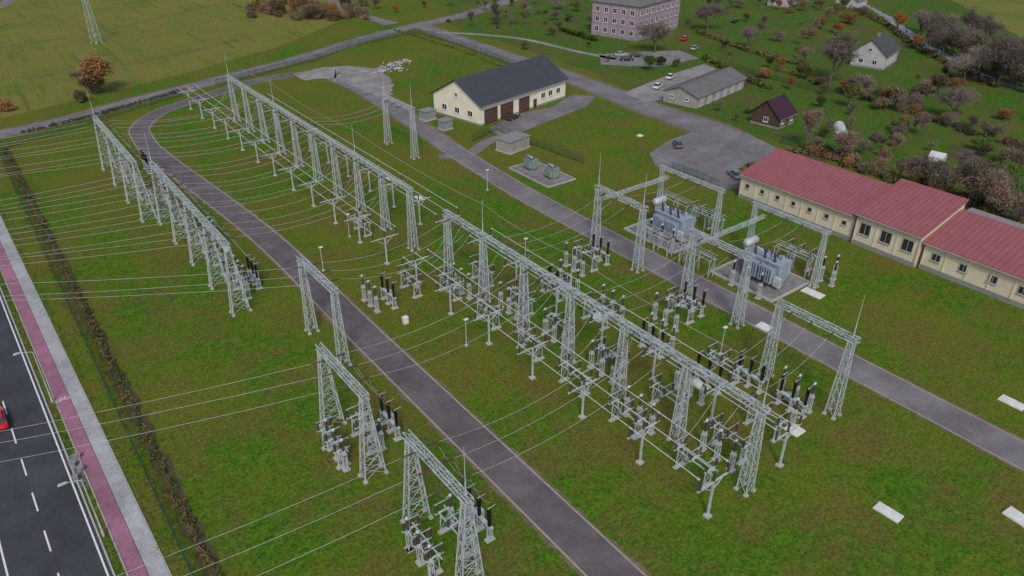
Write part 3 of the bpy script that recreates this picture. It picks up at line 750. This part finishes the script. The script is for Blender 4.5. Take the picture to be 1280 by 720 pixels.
ap=house('apartment_block','three-storey grey-lilac apartment block with white windows','building',p0,ang,30,19,11.5,15.5,M['greywall'],M['roofslate'],'L',hip=8,chim=((10,9),(20,9)))
w=win_mesh(1.5,1.7,2)
for z in(2.4,5.8,9.2):
    for i in range(8): front(ap,w,2.4+3.6*i,z)
    for i in range(5): sideL(ap,w,2.2+3.6*i,z)
p0=G(870,136); p1=G(946,103); ang=math.atan2(p1[1]-p0[1],p1[0]-p0[0])
sh=house('garage_row','long low grey garage row with weathered slate roof','shed',p0,ang,26,10,3.0,4.8,M['greybrick'],M['roofslate'],'L',plinth=False)
gd=door_mesh(2.6,2.4,M['whitewall'],3)
for i in range(6): front(sh,gd,2.4+4.2*i,0,'garage_door')
for y in(3,7.5): sideL(sh,win_mesh(1.0,.8),y,1.8)
ph=house('garden_house','small dark wooden garden house with plum metal roof','house',G(972,162),.1,7.2,7.5,2.8,6.2,M['darkwood'],M['roofplum'],'L')
front(ph,win_mesh(1.2,1.1),1.6,1.6); front(ph,door_mesh(1,2,M['brown'],2),3.8,0,'door'); front(ph,win_mesh(1.2,1.1),5.8,1.6); sideL(ph,win_mesh(1.2,1.1),3.5,1.7)
gh=house('house','pale grey rendered house with dark grey gable roof','house',G(1104,88),.25,14,10,4.4,8.4,M['whitewall'],M['roofdark'],'L',chim=((6,5),))
for x in(3,6.5,10): front(gh,win_mesh(1.3,1.3),x,2)
for y in(3,7): sideL(gh,win_mesh(1.3,1.3),y,1.9)
sideL(gh,win_mesh(1.0,1.0),5,5.4)
x,y=G(1070,12); hs3=house('house','small grey-roofed country house behind trees','house',(x,y),.2,12,9,3.4,6.2,M['whitewall'],M['roofslate'],'L'); front(hs3,win_mesh(1.3,1.2),4,1.8); front(hs3,win_mesh(1.3,1.2),8,1.8)
x,y=G(985,10); hs4=house('house','low grey-roofed house with pale walls at the garden edge','house',(x,y),.3,16,9,3.2,5.4,M['whitewall'],M['roofslate'],'L'); front(hs4,win_mesh(1.3,1.2),4,1.8); front(hs4,win_mesh(1.3,1.2),10,1.8)
def tunnel(loc,rz,rr,Ln,label):
    r=root('greenhouse',label,'greenhouse',None,loc,rz)
    m=MB(); n=8; 
    pr=[(rr*math.cos(math.pi*i/n),rr*math.sin(math.pi*i/n)*1.05) for i in range(n+1)]
    m.prism(pr,0,Ln); part(r,'cover',m.mesh('cover',[M['film']]))
    m=MB()
    for k in range(5):
        yy=Ln*k/4
        for i in range(n): m.bar((pr[i][0]*1.02,yy,pr[i][1]*1.02),(pr[i+1][0]*1.02,yy,pr[i+1][1]*1.02),.08)
    part(r,'hoop',m.mesh('hoop',[M['steel']]))
x,y=G(1052,168); tunnel((x,y,0),-.9,1.3,6,'small white film greenhouse tunnel in the garden')
m=MB(); m.prism([(-1.6,0),(1.6,0),(1.4,1.2),(0,2.0),(-1.4,1.2)],0,3); x,y=G(1180,203)
root('garden_shelter','small white canvas garden shelter under the trees','garden shelter',None,(x,y,0),.2,m.mesh('shelter',[M['film']]))
def kiosk(p,ang,sx,sy,h,mt,label,legs=True):
    r=root('equipment_kiosk',label,'kiosk','metal equipment kiosks',(*p,0),ang)
    m=MB(); m.box(0,0,.15,sx+.3,sy+.3,.3); part(r,'base',m.mesh('b',[M['concrete']]))
    m=MB(); m.box(0,0,.3+h/2,sx,sy,h)
    k=int(sx/.9)
    for i in range(k+1):
        m.box(-sx/2+.05+(sx-.1)*i/k,-sy/2-.03,.3+h/2,.06,.06,h-.1)
    part(r,'body',m.mesh('b',[mt]))
    m=MB(); m.box(0,0,.3+h+.08,sx+.4,sy+.4,.16); m.box(0,0,.3+h+.2,sx*.9,sy*.9,.08); part(r,'roof',m.mesh('r',[M['plinth']]))
    m=MB(); m.box(0,0,1.0,.9,.05,2.0); m.box(.35,-.04,1,.05,.05,.2); part(r,'door',m.mesh('d',[M['trafogreen']]),(sx*.2,-sy/2-.03,.32))
kiosk(G(641,186),.2,6.5,4.2,2.4,M['greybrick'],'grey flat-roofed equipment kiosk by the service road')
kiosk(G(535,149),.1,3.2,2.6,2.0,M['trafogreen'],'small grey-green equipment kiosk beside the garage building')
kiosk(G(557,161),.1,2.6,2.2,1.9,M['trafogreen'],'small grey-green equipment kiosk beside the garage building')
x,y=G(121,54); pr_=root('power_pylon','tall slender grey lattice power pylon in the meadow','pylon',None,(x,y,0),.5)
part(pr_,'tower',tower_mesh(26,1.2,1.2,.3,.3,12))
m=MB()
for z,wd in((18,3.2),(21.5,4.0),(25,2.6)):
    for s_ in(-1,1): m.bar((-wd,s_*.3,z),(wd,s_*.3,z),.12); m.bar((s_*wd,0,z),(s_*.3,0,z+1.2),.09)
part(pr_,'crossarm',m.mesh('arm',[M['steel']]))

# ------------------------------------------------------------------ fences
def fence(pts,h=1.9,sp=3.0,label='dark green wire mesh fence with thin posts',m1='mesh',m2='fencegreen',cat='fence'):
    r=root('wire_fence',label,cat,None,(0,0,0))
    pm=MB(); pm.cyl((0,0,0),(0,0,h+.1),.045,.045,5); pm=pm.mesh('post',[M[m2]]); f=MB(); ra=MB(); n=0
    for a,b_ in zip(pts,pts[1:]):
        a=Vector(a);b_=Vector(b_); k=max(1,round((b_-a).length/sp))
        f.poly([(a.x,a.y,.08),(b_.x,b_.y,.08),(b_.x,b_.y,h),(a.x,a.y,h)])
        ra.bar((a.x,a.y,h),(b_.x,b_.y,h),.05); ra.bar((a.x,a.y,.1),(b_.x,b_.y,.1),.04)
        for i in range(k):
            p=a.lerp(b_,i/k)
            if n<100: part(r,'post',pm,(p.x,p.y,0)); n+=1
    part(r,'mesh_panel',f.mesh('fabric',[M[m1]])); part(r,'rail',ra.mesh('rail',[M[m2]]))
FL=(4.0,20); FC=(3.8,196)
fence([FL,FC]); fence([FC,G(60,172),G(150,143),G(235,118)])
fence([G(270,108),G(340,90),G(395,76),G(440,58),G(520,42),G(560,52),G(640,82),G(660,92)])
fence([G(590,178),G(620,163),G(680,187),G(730,205)],1.7,2.5)
fence([G(975,178),G(1080,212),G(1180,250),G(1290,290)],1.6,3,'weathered dark wooden garden boundary fence','mesh','darkwood')
fence([G(840,212),G(870,222),G(898,236)],1.6,2.5)
fence([G(905,82),G(960,98),G(1010,112),G(1060,120)],1.4,3,'weathered dark wooden garden boundary fence','mesh','darkwood')

# ------------------------------------------------------------------ vegetation
def leafcloud(m,c,rad,n,size,rr,flat=1.0,asp=.7,mi=0):
    for _ in range(n):
        while True:
            v=Vector((rr.uniform(-1,1),rr.uniform(-1,1),rr.uniform(-1,1)))
            if v.length<1: break
        v=v*(0.45+0.55*v.length)
        p=Vector(c)+Vector((v.x*rad,v.y*rad,v.z*rad*flat))
        if p.z<.05: p.z=.05+rr.random()*.2
        a=Vector((rr.gauss(0,1),rr.gauss(0,1),rr.gauss(0,.6)+(.8 if asp<.3 else 0))).normalized(); b2=a.cross(Vector((rr.gauss(0,1),rr.gauss(0,1),rr.gauss(0,1)))).normalized()
        s_=size*rr.uniform(.6,1.3); a*=s_; b2*=s_*asp
        m._add([p-a,p-b2,p+a,p+b2],[(0,1,2,3)],mi)
def tree_meshes(seed,h,spread,leafn,leafsize,levels=4,twig=.02,twigs=600,crad=.15,up=.12):
    rr=random.Random(seed); t=MB(); tips=[]
    def grow(p,d,ln,r,lv):
        q=p+d*ln; q2=p.lerp(q,.5)+Vector((rr.uniform(-1,1),rr.uniform(-1,1),0))*ln*.06
        t.cyl(p,q2,r,r*.85,5 if lv<2 else 3,0,False); t.cyl(q2,q,r*.85,r*.68,5 if lv<2 else 3,0,False)
        if lv>=levels: tips.append(q); return
        n=rr.choice((3,4)) if lv<2 else rr.choice((2,3,3))
        for i in range(n):
            az=2*math.pi*(i+rr.uniform(-.3,.3))/n; til=rr.uniform(.2,1.0)*spread
            e=Vector((math.cos(az),math.sin(az),0)); nd=(d*math.cos(til)+e*math.sin(til)+Vector((0,0,up))).normalized()
            grow(q if i else q2.lerp(q,.7),nd,ln*rr.uniform(.62,.92),max(r*.55,twig),lv+1)
        if lv>=1: tips.append(q)
    grow(Vector((0,0,-.1)),Vector((rr.uniform(-.08,.08),rr.uniform(-.08,.08),1)).normalized(),h*.2,h*.022,0)
    c=MB(); W=[rr.uniform(.05,2.0) for _ in tips]; SW=sum(W)
    for q,wt in zip(tips,W):
        k=wt/SW
        leafcloud(c,q,h*crad*rr.uniform(.6,1.3),int(leafn*k+.5),leafsize,rr,.85)
        leafcloud(c,q,h*crad*1.15,int(twigs*k+.5),h*.055,rr,.9,.06,1)
    return t.mesh('trunk',[M['bark']],True), c.mesh('crown',[L['green'],L['twig']])
VAR={}
VAR['leafy']=[tree_meshes(s,7,sp_,2800,.16,3,.02,500,cr,u) for s,sp_,cr,u in((1,1.0,.17,.1),(2,.7,.14,.35),(3,1.15,.15,.05),(4,.85,.17,.2),(5,.55,.13,.5))]
VAR['sparse']=[tree_meshes(s,7.5,sp_,800,.12,4,.035,1700,cr,u) for s,sp_,cr,u in((11,1.0,.13,.1),(12,.65,.12,.4),(13,1.2,.13,0),(14,.8,.12,.25),(15,.5,.1,.5))]
VAR['bare']=[tree_meshes(s,11,sp_,120,.13,5,.045,2600,.10,u) for s,sp_,u in((21,.9,.15),(22,.65,.35),(23,1.0,.05))]
def shrub_mesh(seed,r=1.2,n=900):
    rr=random.Random(seed); c=MB(); t=MB()
    for i in range(7):
        a=rr.uniform(0,6.28); q=(math.cos(a)*r*.7,math.sin(a)*r*.5,r*rr.uniform(.3,1.0)); t.cyl((0,0,-.05),q,.05,.02,4,0,False)
        leafcloud(c,q,r*rr.uniform(.35,.75),n//7,.13,rr,.8)
        leafcloud(c,q,r*.8,30,.4,rr,.9,.09,1)
    return t.mesh('stem',[M['bark']]), c.mesh('foliage',[L['green'],L['twig']])
VAR['shrub']=[shrub_mesh(s) for s in(31,32,33)]
DESC={'green':'green-leaved','olive':'olive-green','orange':'orange autumn','rust':'rust-brown autumn','brown':'brown nearly leafless','dark':'dark green'}
def plant(kind,col,p,s=1.0,var=None):
    tm,cm=R.choice(VAR[kind]) if var is None else VAR[kind][var]
    nm='shrub' if kind=='shrub' else 'tree'
    lab=f"{DESC[col]} {'shrub' if nm=='shrub' else ('bare-branched tree' if kind=='bare' else 'garden tree')} growing on the grass"
    r=root(nm,lab,nm,f'{nm}s around the gardens and fields',(p[0],p[1],0),R.uniform(0,6.28)); r.scale=(s*R.uniform(.8,1.2),s*R.uniform(.8,1.2),s*R.uniform(.8,1.25))
    part(r,'trunk' if nm=='tree' else 'stem',tm)
    c=part(r,'crown' if nm=='tree' else 'foliage',cm); c.material_slots[0].link='OBJECT'; c.material_slots[0].material=L[col]
plant('leafy','rust',G(125,116),2.1,0)
T=[ # kind,colour,px,py,scale
('leafy','brown',116,118,1.3),('shrub','olive',106,126,1.6),('sparse','brown',101,106,1.0),
('bare','brown',1037,104,1.7),('bare','brown',818,66,1.4),('bare','brown',884,38,1.4),('sparse','brown',1005,80,1.0),
('leafy','olive',655,62,.6),('leafy','olive',690,45,.7),('sparse','olive',590,34,.9),('sparse','brown',620,26,1.1),('sparse','olive',655,20,1.1),('leafy','olive',720,15,.9),
('sparse','brown',605,14,1.1),('leafy','green',735,60,.5),('sparse','brown',700,12,1.1),('leafy','orange',955,98,1.0),('leafy','rust',975,90,.9),('leafy','orange',986,112,.7),
('bare','brown',935,60,.8),('sparse','brown',950,45,1.1),('sparse','olive',970,52,1.0),('leafy','olive',845,84,.6),('leafy','green',812,88,.9),('leafy','dark',825,82,.8),
('leafy','olive',1060,135,1.3),('sparse','brown',1080,122,1.3),('leafy','brown',1100,137,1.0),('leafy','brown',1145,132,1.3),('leafy','brown',1170,118,1.2),('bare','brown',1205,102,1.4),
('sparse','brown',1225,90,1.5),('bare','brown',1245,108,1.6),('leafy','brown',1270,112,1.4),('leafy','rust',1060,30,1.3),('leafy','orange',1045,42,1.1),('leafy','orange',1120,38,1.4),
('leafy','rust',1145,62,.9),('leafy','olive',1180,98,.9),('bare','brown',1178,72,1.1),('bare','brown',1210,62,1.2),('leafy','brown',1250,70,1.3),('bare','brown',1275,84,1.5),
('leafy','green',920,152,.5),('leafy','olive',935,142,.5),('sparse','olive',900,140,.5),('leafy','brown',1055,200,.7),('leafy','olive',1030,172,.6),('sparse','brown',1090,190,1.0),('sparse','brown',1020,190,.7),
('leafy','green',1215,160,.8),('leafy','rust',1255,150,.9),('leafy','brown',1265,210,1.2),('leafy','olive',1240,230,1.1),('leafy','olive',1170,220,.8),('leafy','green',1262,262,1.1),('bare','brown',1200,225,.7),
('sparse','brown',1150,170,1.0),('leafy','olive',1120,165,.8),('leafy','rust',370,20,1.5),('leafy','brown',392,24,1.4),('leafy','brown',345,18,1.3),('leafy','olive',322,14,1.0),('leafy','rust',412,18,1.2),('leafy','olive',440,18,.7),
('leafy','orange',495,16,.9),('sparse','brown',470,12,1.1),('leafy','olive',530,10,.8),('sparse','brown',560,8,1.0),('leafy','rust',860,30,.5),('leafy','dark',905,60,.6),('leafy','orange',1015,45,.8),
('leafy','green',640,8,.9),('sparse','brown',670,6,1.1),('leafy','olive',760,78,.4),('bare','brown',1190,150,1.1),('bare','brown',1160,60,1.2),('bare','brown',1232,60,1.3),('bare','brown',1262,96,1.4)]
for k,c,x,y,s in T: plant(k,c,G(x,y),s)
def blocked(x,y):
    if (925<x<1015 and 105<y<185) or (1055<x<1145 and 35<y<115) or (820<x<955 and 72<y<150): return True
    return False
def row(p,q,n,kinds,cols,smin,smax,jit=2):
    for i in range(n):
        t=(i+R.uniform(-.4,.4))/max(1,n-1); x=p[0]+(q[0]-p[0])*t+R.gauss(0,jit); y=p[1]+(q[1]-p[1])*t+R.gauss(0,jit*.5)
        if blocked(x,y) or y<2: continue
        plant(R.choice(kinds),R.choice(cols),G(x,y),R.uniform(smin,smax))
row((975,176),(1290,288),44,('shrub','shrub','sparse'),('brown','olive','rust','orange'),.9,1.6)
row((905,66),(1060,118),20,('shrub','shrub','leafy'),('brown','olive','dark','rust'),.6,1.1)
row((1000,60),(1060,4),12,('sparse','leafy','shrub'),('brown','rust','olive'),.7,1.1)
row((1060,118),(1290,190),26,('shrub','sparse','leafy','shrub'),('brown','olive','rust','brown'),.7,1.3)
row((1140,40),(1290,118),32,('sparse','leafy','bare'),('brown','brown','rust','olive'),.8,1.3,4)
row((1150,120),(1100,215),14,('shrub','sparse'),('brown','green','orange'),.7,1.1)
row((1290,190),(1225,262),16,('leafy','sparse','shrub'),('green','brown','rust'),.8,1.3,6)
row((880,10),(1050,12),14,('sparse','leafy'),('brown','olive','rust'),.7,1.1,4)
n=0
while n<60:
    x=R.uniform(890,1290); y=R.uniform(10,250)
    if y>155+(x-900)*.30-8 or blocked(x,y): continue
    if y<(x-1090)*.33-6: continue
    n+=1
    k=R.choice(('shrub','sparse','leafy')); plant(k,R.choice(('olive','brown','brown','rust','green','orange')),G(x,y),R.uniform(.4,.8))
for i in range(44): 
    plant('shrub',R.choice(('rust','brown','brown','olive')),G(R.uniform(315,460),R.uniform(4,26)),R.uniform(1.3,2.6))
for i in range(22): 
    k=R.choice(('shrub','sparse')); plant(k,R.choice(('brown','olive','green')),G(R.uniform(560,740),R.uniform(2,36)),R.uniform(.6,1.0))
plant('shrub','orange',G(4,140),2.0)
def hedge(pts,w,h,dens,cols,label,size=.14,name='hedge'):
    rr=random.Random(len(pts)*7+int(w*10)); m=MB()
    for a,b_ in zip(pts,pts[1:]):
        a=Vector(a);b_=Vector(b_); n=int((b_-a).length*dens)
        for i in range(n):
            p=a.lerp(b_,rr.random()); 
            g_=.7+.3*math.sin(p.x*.9+p.y*.55)*math.sin(p.y*.23+1)
            if rr.random()<.12: continue
            c=(p.x+rr.gauss(0,w*.26),p.y+rr.gauss(0,w*.2),h*rr.uniform(.2,.75)*g_)
            o=len(m.f); leafcloud(m,c,rr.uniform(.22,.45),16,size,rr,.8)
            mi=rr.choices(range(len(cols)),[5,4,3][:len(cols)])[0]
            for q in range(o,len(m.f)): m.m[q]=mi
    root(name,label,'hedge',None,(0,0,0),0,m.mesh('hedge',[L[c] for c in cols]))
hedge([(5.6,30),(5.6,80),(5.5,140),(5.3,196)],1.0,1.0,8,['brown','dark','olive'],'low rough brown hedge along the wire fence',.11)
hedge([G(700,38),G(745,52)],2.2,2.2,12,['dark','green'],'trimmed dark green hedge by the apartment block',.3)
hedge([G(880,74),G(925,96),G(960,112)],2.5,2,8,['dark','olive'],'overgrown dark hedge along the gardens',.3)
hedge([G(925,215),G(990,190),G(1040,196),G(1110,222),G(1190,262)],2.0,1.6,6,['brown','olive','dark'],'scruffy brown hedge behind the office building',.25)
hedge([G(870,40),G(940,66),G(1010,84)],2.5,2,7,['brown','olive','dark'],'scruffy garden hedge with brown leaves',.3)
hedge([G(1060,8),G(1105,30),G(1145,60),G(1190,84),G(1245,110)],3.0,2.2,6,['brown','olive','twig'],'overgrown brown scrub lining the stream',.3)
hedge([G(30,166),G(120,144),G(220,116)],2.2,.8,5,['olive','brown','green'],'low rough verge growth along the back road',.16)
hedge([G(480,34),G(560,58),G(640,88)],1.6,.9,4,['olive','green','brown'],'low rough growth along the fence line',.16)
strip('hedge_bed',[(5.6,10),(5.6,100),(5.3,197)],1.6,0.009,M['leafsoil'],wobble=.35)
rr=random.Random(5); m=MB()
for i in range(2000):
    z=rr.random()
    if z<.5: x,y=4.0+rr.gauss(0,.4),rr.uniform(30,196)
    else: x,y=HP(rr.uniform(-20,120),rr.choice((1.0,5.1))+rr.gauss(0,.2))
    leafcloud(m,(x,y,.1),.22,4,.12,rr,.6,.35,rr.choice((0,0,1)))
o=structure('grass_tufts',m.mesh('tufts',[L['olive'],L['green']]),kind='stuff')

# ------------------------------------------------------------------ cars
def make_car(loc,rz,cm,label):
    r=root('car',label,'car',None,loc,rz)
    m=MB()
    pr=[(-2.15,.35),(-2.2,.6),(-2.12,.85),(-1.7,.92),(0.95,.95),(1.95,.82),(2.18,.62),(2.2,.35),(1.72,.28),(-1.7,.28)]
    n=len(pr)
    for y0,y1,s0,s1 in((-.86,-.78,.97,1),( -.78,.78,1,1),(.78,.86,1,.97)):
        vs=[(a*s0,y0,.28+(b2-.28)*s0) for a,b2 in pr]+[(a*s1,y1,.28+(b2-.28)*s1) for a,b2 in pr]
        m._add(vs,[tuple(range(n)),tuple(range(2*n-1,n-1,-1))]+[(i,i+n,(i+1)%n+n,(i+1)%n) for i in range(n)],0)
    m.box(-.48,0,1.435,1.4,1.2,.05,0)
    part(r,'body',m.mesh('body',[cm]))
    m=MB(); lo=[(-1.75,-.74,.93),(1.0,-.74,.95),(1.0,.74,.95),(-1.75,.74,.93)]; hi=[(-1.2,-.6,1.41),(.25,-.6,1.41),(.25,.6,1.41),(-1.2,.6,1.41)]
    m._add(lo+hi,[(3,2,1,0),(4,5,6,7),(0,1,5,4),(1,2,6,5),(2,3,7,6),(3,0,4,7)],0)
    part(r,'window',m.mesh('glass',[M['glass']]))
    m=MB(); m.cyl((0,-.11,0),(0,.11,0),.33,.33,14,0); m.cyl((0,-.12,0),(0,.12,0),.19,.19,10,1); wm=m.mesh('wheel',[M['rubber'],M['steel']])
    for x in(-1.35,1.35):
        for y in(-.8,.8): part(r,'wheel',wm,(x,y,.33))
    m=MB(); m.box(0,0,0,.08,.34,.14); hl=m.mesh('hl',[M['lamp']]); tl=MB(); tl.box(0,0,0,.08,.34,.14); tl=tl.mesh('tl',[M['redlamp']])
    for y in(-.6,.6): part(r,'headlight',hl,(2.13,y,.66)); part(r,'tail_light',tl,(-2.15,y,.72))
    return r
def carat(px_,py_,rz,col,label): 
    x,y=G(px_,py_); return make_car((x,y,.03),rz,car_mat('car_paint',col),label)
RED=(.65,.01,.02); DK=(.03,.04,.06); SIL=(.40,.41,.43); WH=(.75,.75,.75)
p=HP(26.0,-4.6); make_car((*p,.03),math.atan2(HD.y,HD.x),car_mat('car_paint',RED),'bright red car driving on the dark asphalt highway')
carat(641,149,.25,DK,'dark blue car parked in front of the garage building')
carat(847,183,.9,(.10,.11,.12),'dark grey car parked on the asphalt car park'); carat(918,221,1.1,(.2,.21,.23),'grey car parked beside the office building')
carat(783,76,-.5,DK,'dark car parked in the gravel bay'); carat(795,71,-.5,(.05,.05,.05),'black car parked in the gravel bay')
carat(776,70,-.5,SIL,'silver car parked in the gravel bay')
carat(856,50,.4,RED,'red car parked near the apartment block'); carat(919,28,.3,(.02,.02,.02),'black car parked by the garden hedge')
carat(822,110,.4,WH,'white car parked by the grey garage row'); carat(838,98,.4,WH,'white van-like car parked by the grey garage row')
carat(868,62,.4,SIL,'silver car parked near the garden hedge')
# ------------------------------------------------------------------ street lamps
def lamp(loc,rz,first=[None]):
    if first[0]: return clone(first[0],loc,rz)
    r=root('street_lamp','slim grey street lamp beside the cycle path','street lamp','street lamps along the highway',loc,rz)
    m=MB(); m.cyl((0,0,0),(0,0,7.5),.09,.05,8); m.cyl((0,0,7.5),(-1.2,0,7.9),.045,.04,6); m.cyl((0,0,0),(0,0,.8),.13,.12,8); part(r,'pole',m.mesh('pole',[M['steel']]))
    m=MB(); m.prism([(-.45,0),(.35,0),(.3,.1),(-.35,.12)],-.14,.14); m.box(-.05,0,-.02,.55,.22,.03,1); part(r,'lamp_head',m.mesh('head',[M['steel'],M['lamp']]),(-1.45,0,7.85))
    first[0]=r
lamp((*G(66,503),0),0); lamp((*G(130,670),0),0)
x,y=G(97,588)
sheet('gravel_patch',[(x-1.0,y-3),(x+1.0,y-3),(x+1.0,y+3),(x-1.0,y+3)],.012,M['gravel'])
for i,(dx,dy) in enumerate(((-.4,-1.6),(.3,-.4),(-.2,.9),(.4,2.0))):
    m=MB(); m.box(0,0,.3,.45,.6,.6); m.box(0,0,.63,.55,.7,.06)
    root('cable_marker','small grey concrete marker block on gravel','marker block','small blocks on the gravel patch',(x+dx,y+dy,0),i*.5,m.mesh('block',[M['plinth']]))

# ------------------------------------------------------------------ world, sun, camera
w=bpy.data.worlds.new('World'); scene.world=w; w.use_nodes=True; nt=w.node_tree
sk=nt.nodes.new('ShaderNodeTexSky'); sk.sky_type='NISHITA'; sk.sun_disc=False
sk.sun_elevation=math.radians(45); sk.sun_rotation=math.radians(215); sk.air_density=1.0; sk.dust_density=3.0
bg=nt.nodes['Background']; nt.links.new(sk.outputs[0],bg.inputs['Color']); bg.inputs['Strength'].default_value=.12
su=bpy.data.lights.new('Sun','SUN'); su.energy=1.5; su.angle=math.radians(10); su.color=(1,.97,.92)
so=bpy.data.objects.new('sun',su); link(so)
so.rotation_euler=Vector((.40,.58,-.71)).to_track_quat('-Z','Y').to_euler()
cam=bpy.data.cameras.new('Camera'); cam.sensor_width=36; cam.lens=FO/1280*36; cam.clip_end=5000; cam.clip_start=.5
co=bpy.data.objects.new('camera',cam); link(co); co.location=(0,0,CH); co.rotation_euler=(math.pi/2-PIT,0,-YAW)
scene.camera=co
scene.view_settings.view_transform='Standard'; scene.view_settings.look='None'; scene.view_settings.exposure=0
print('OBJ',len(bpy.data.objects))
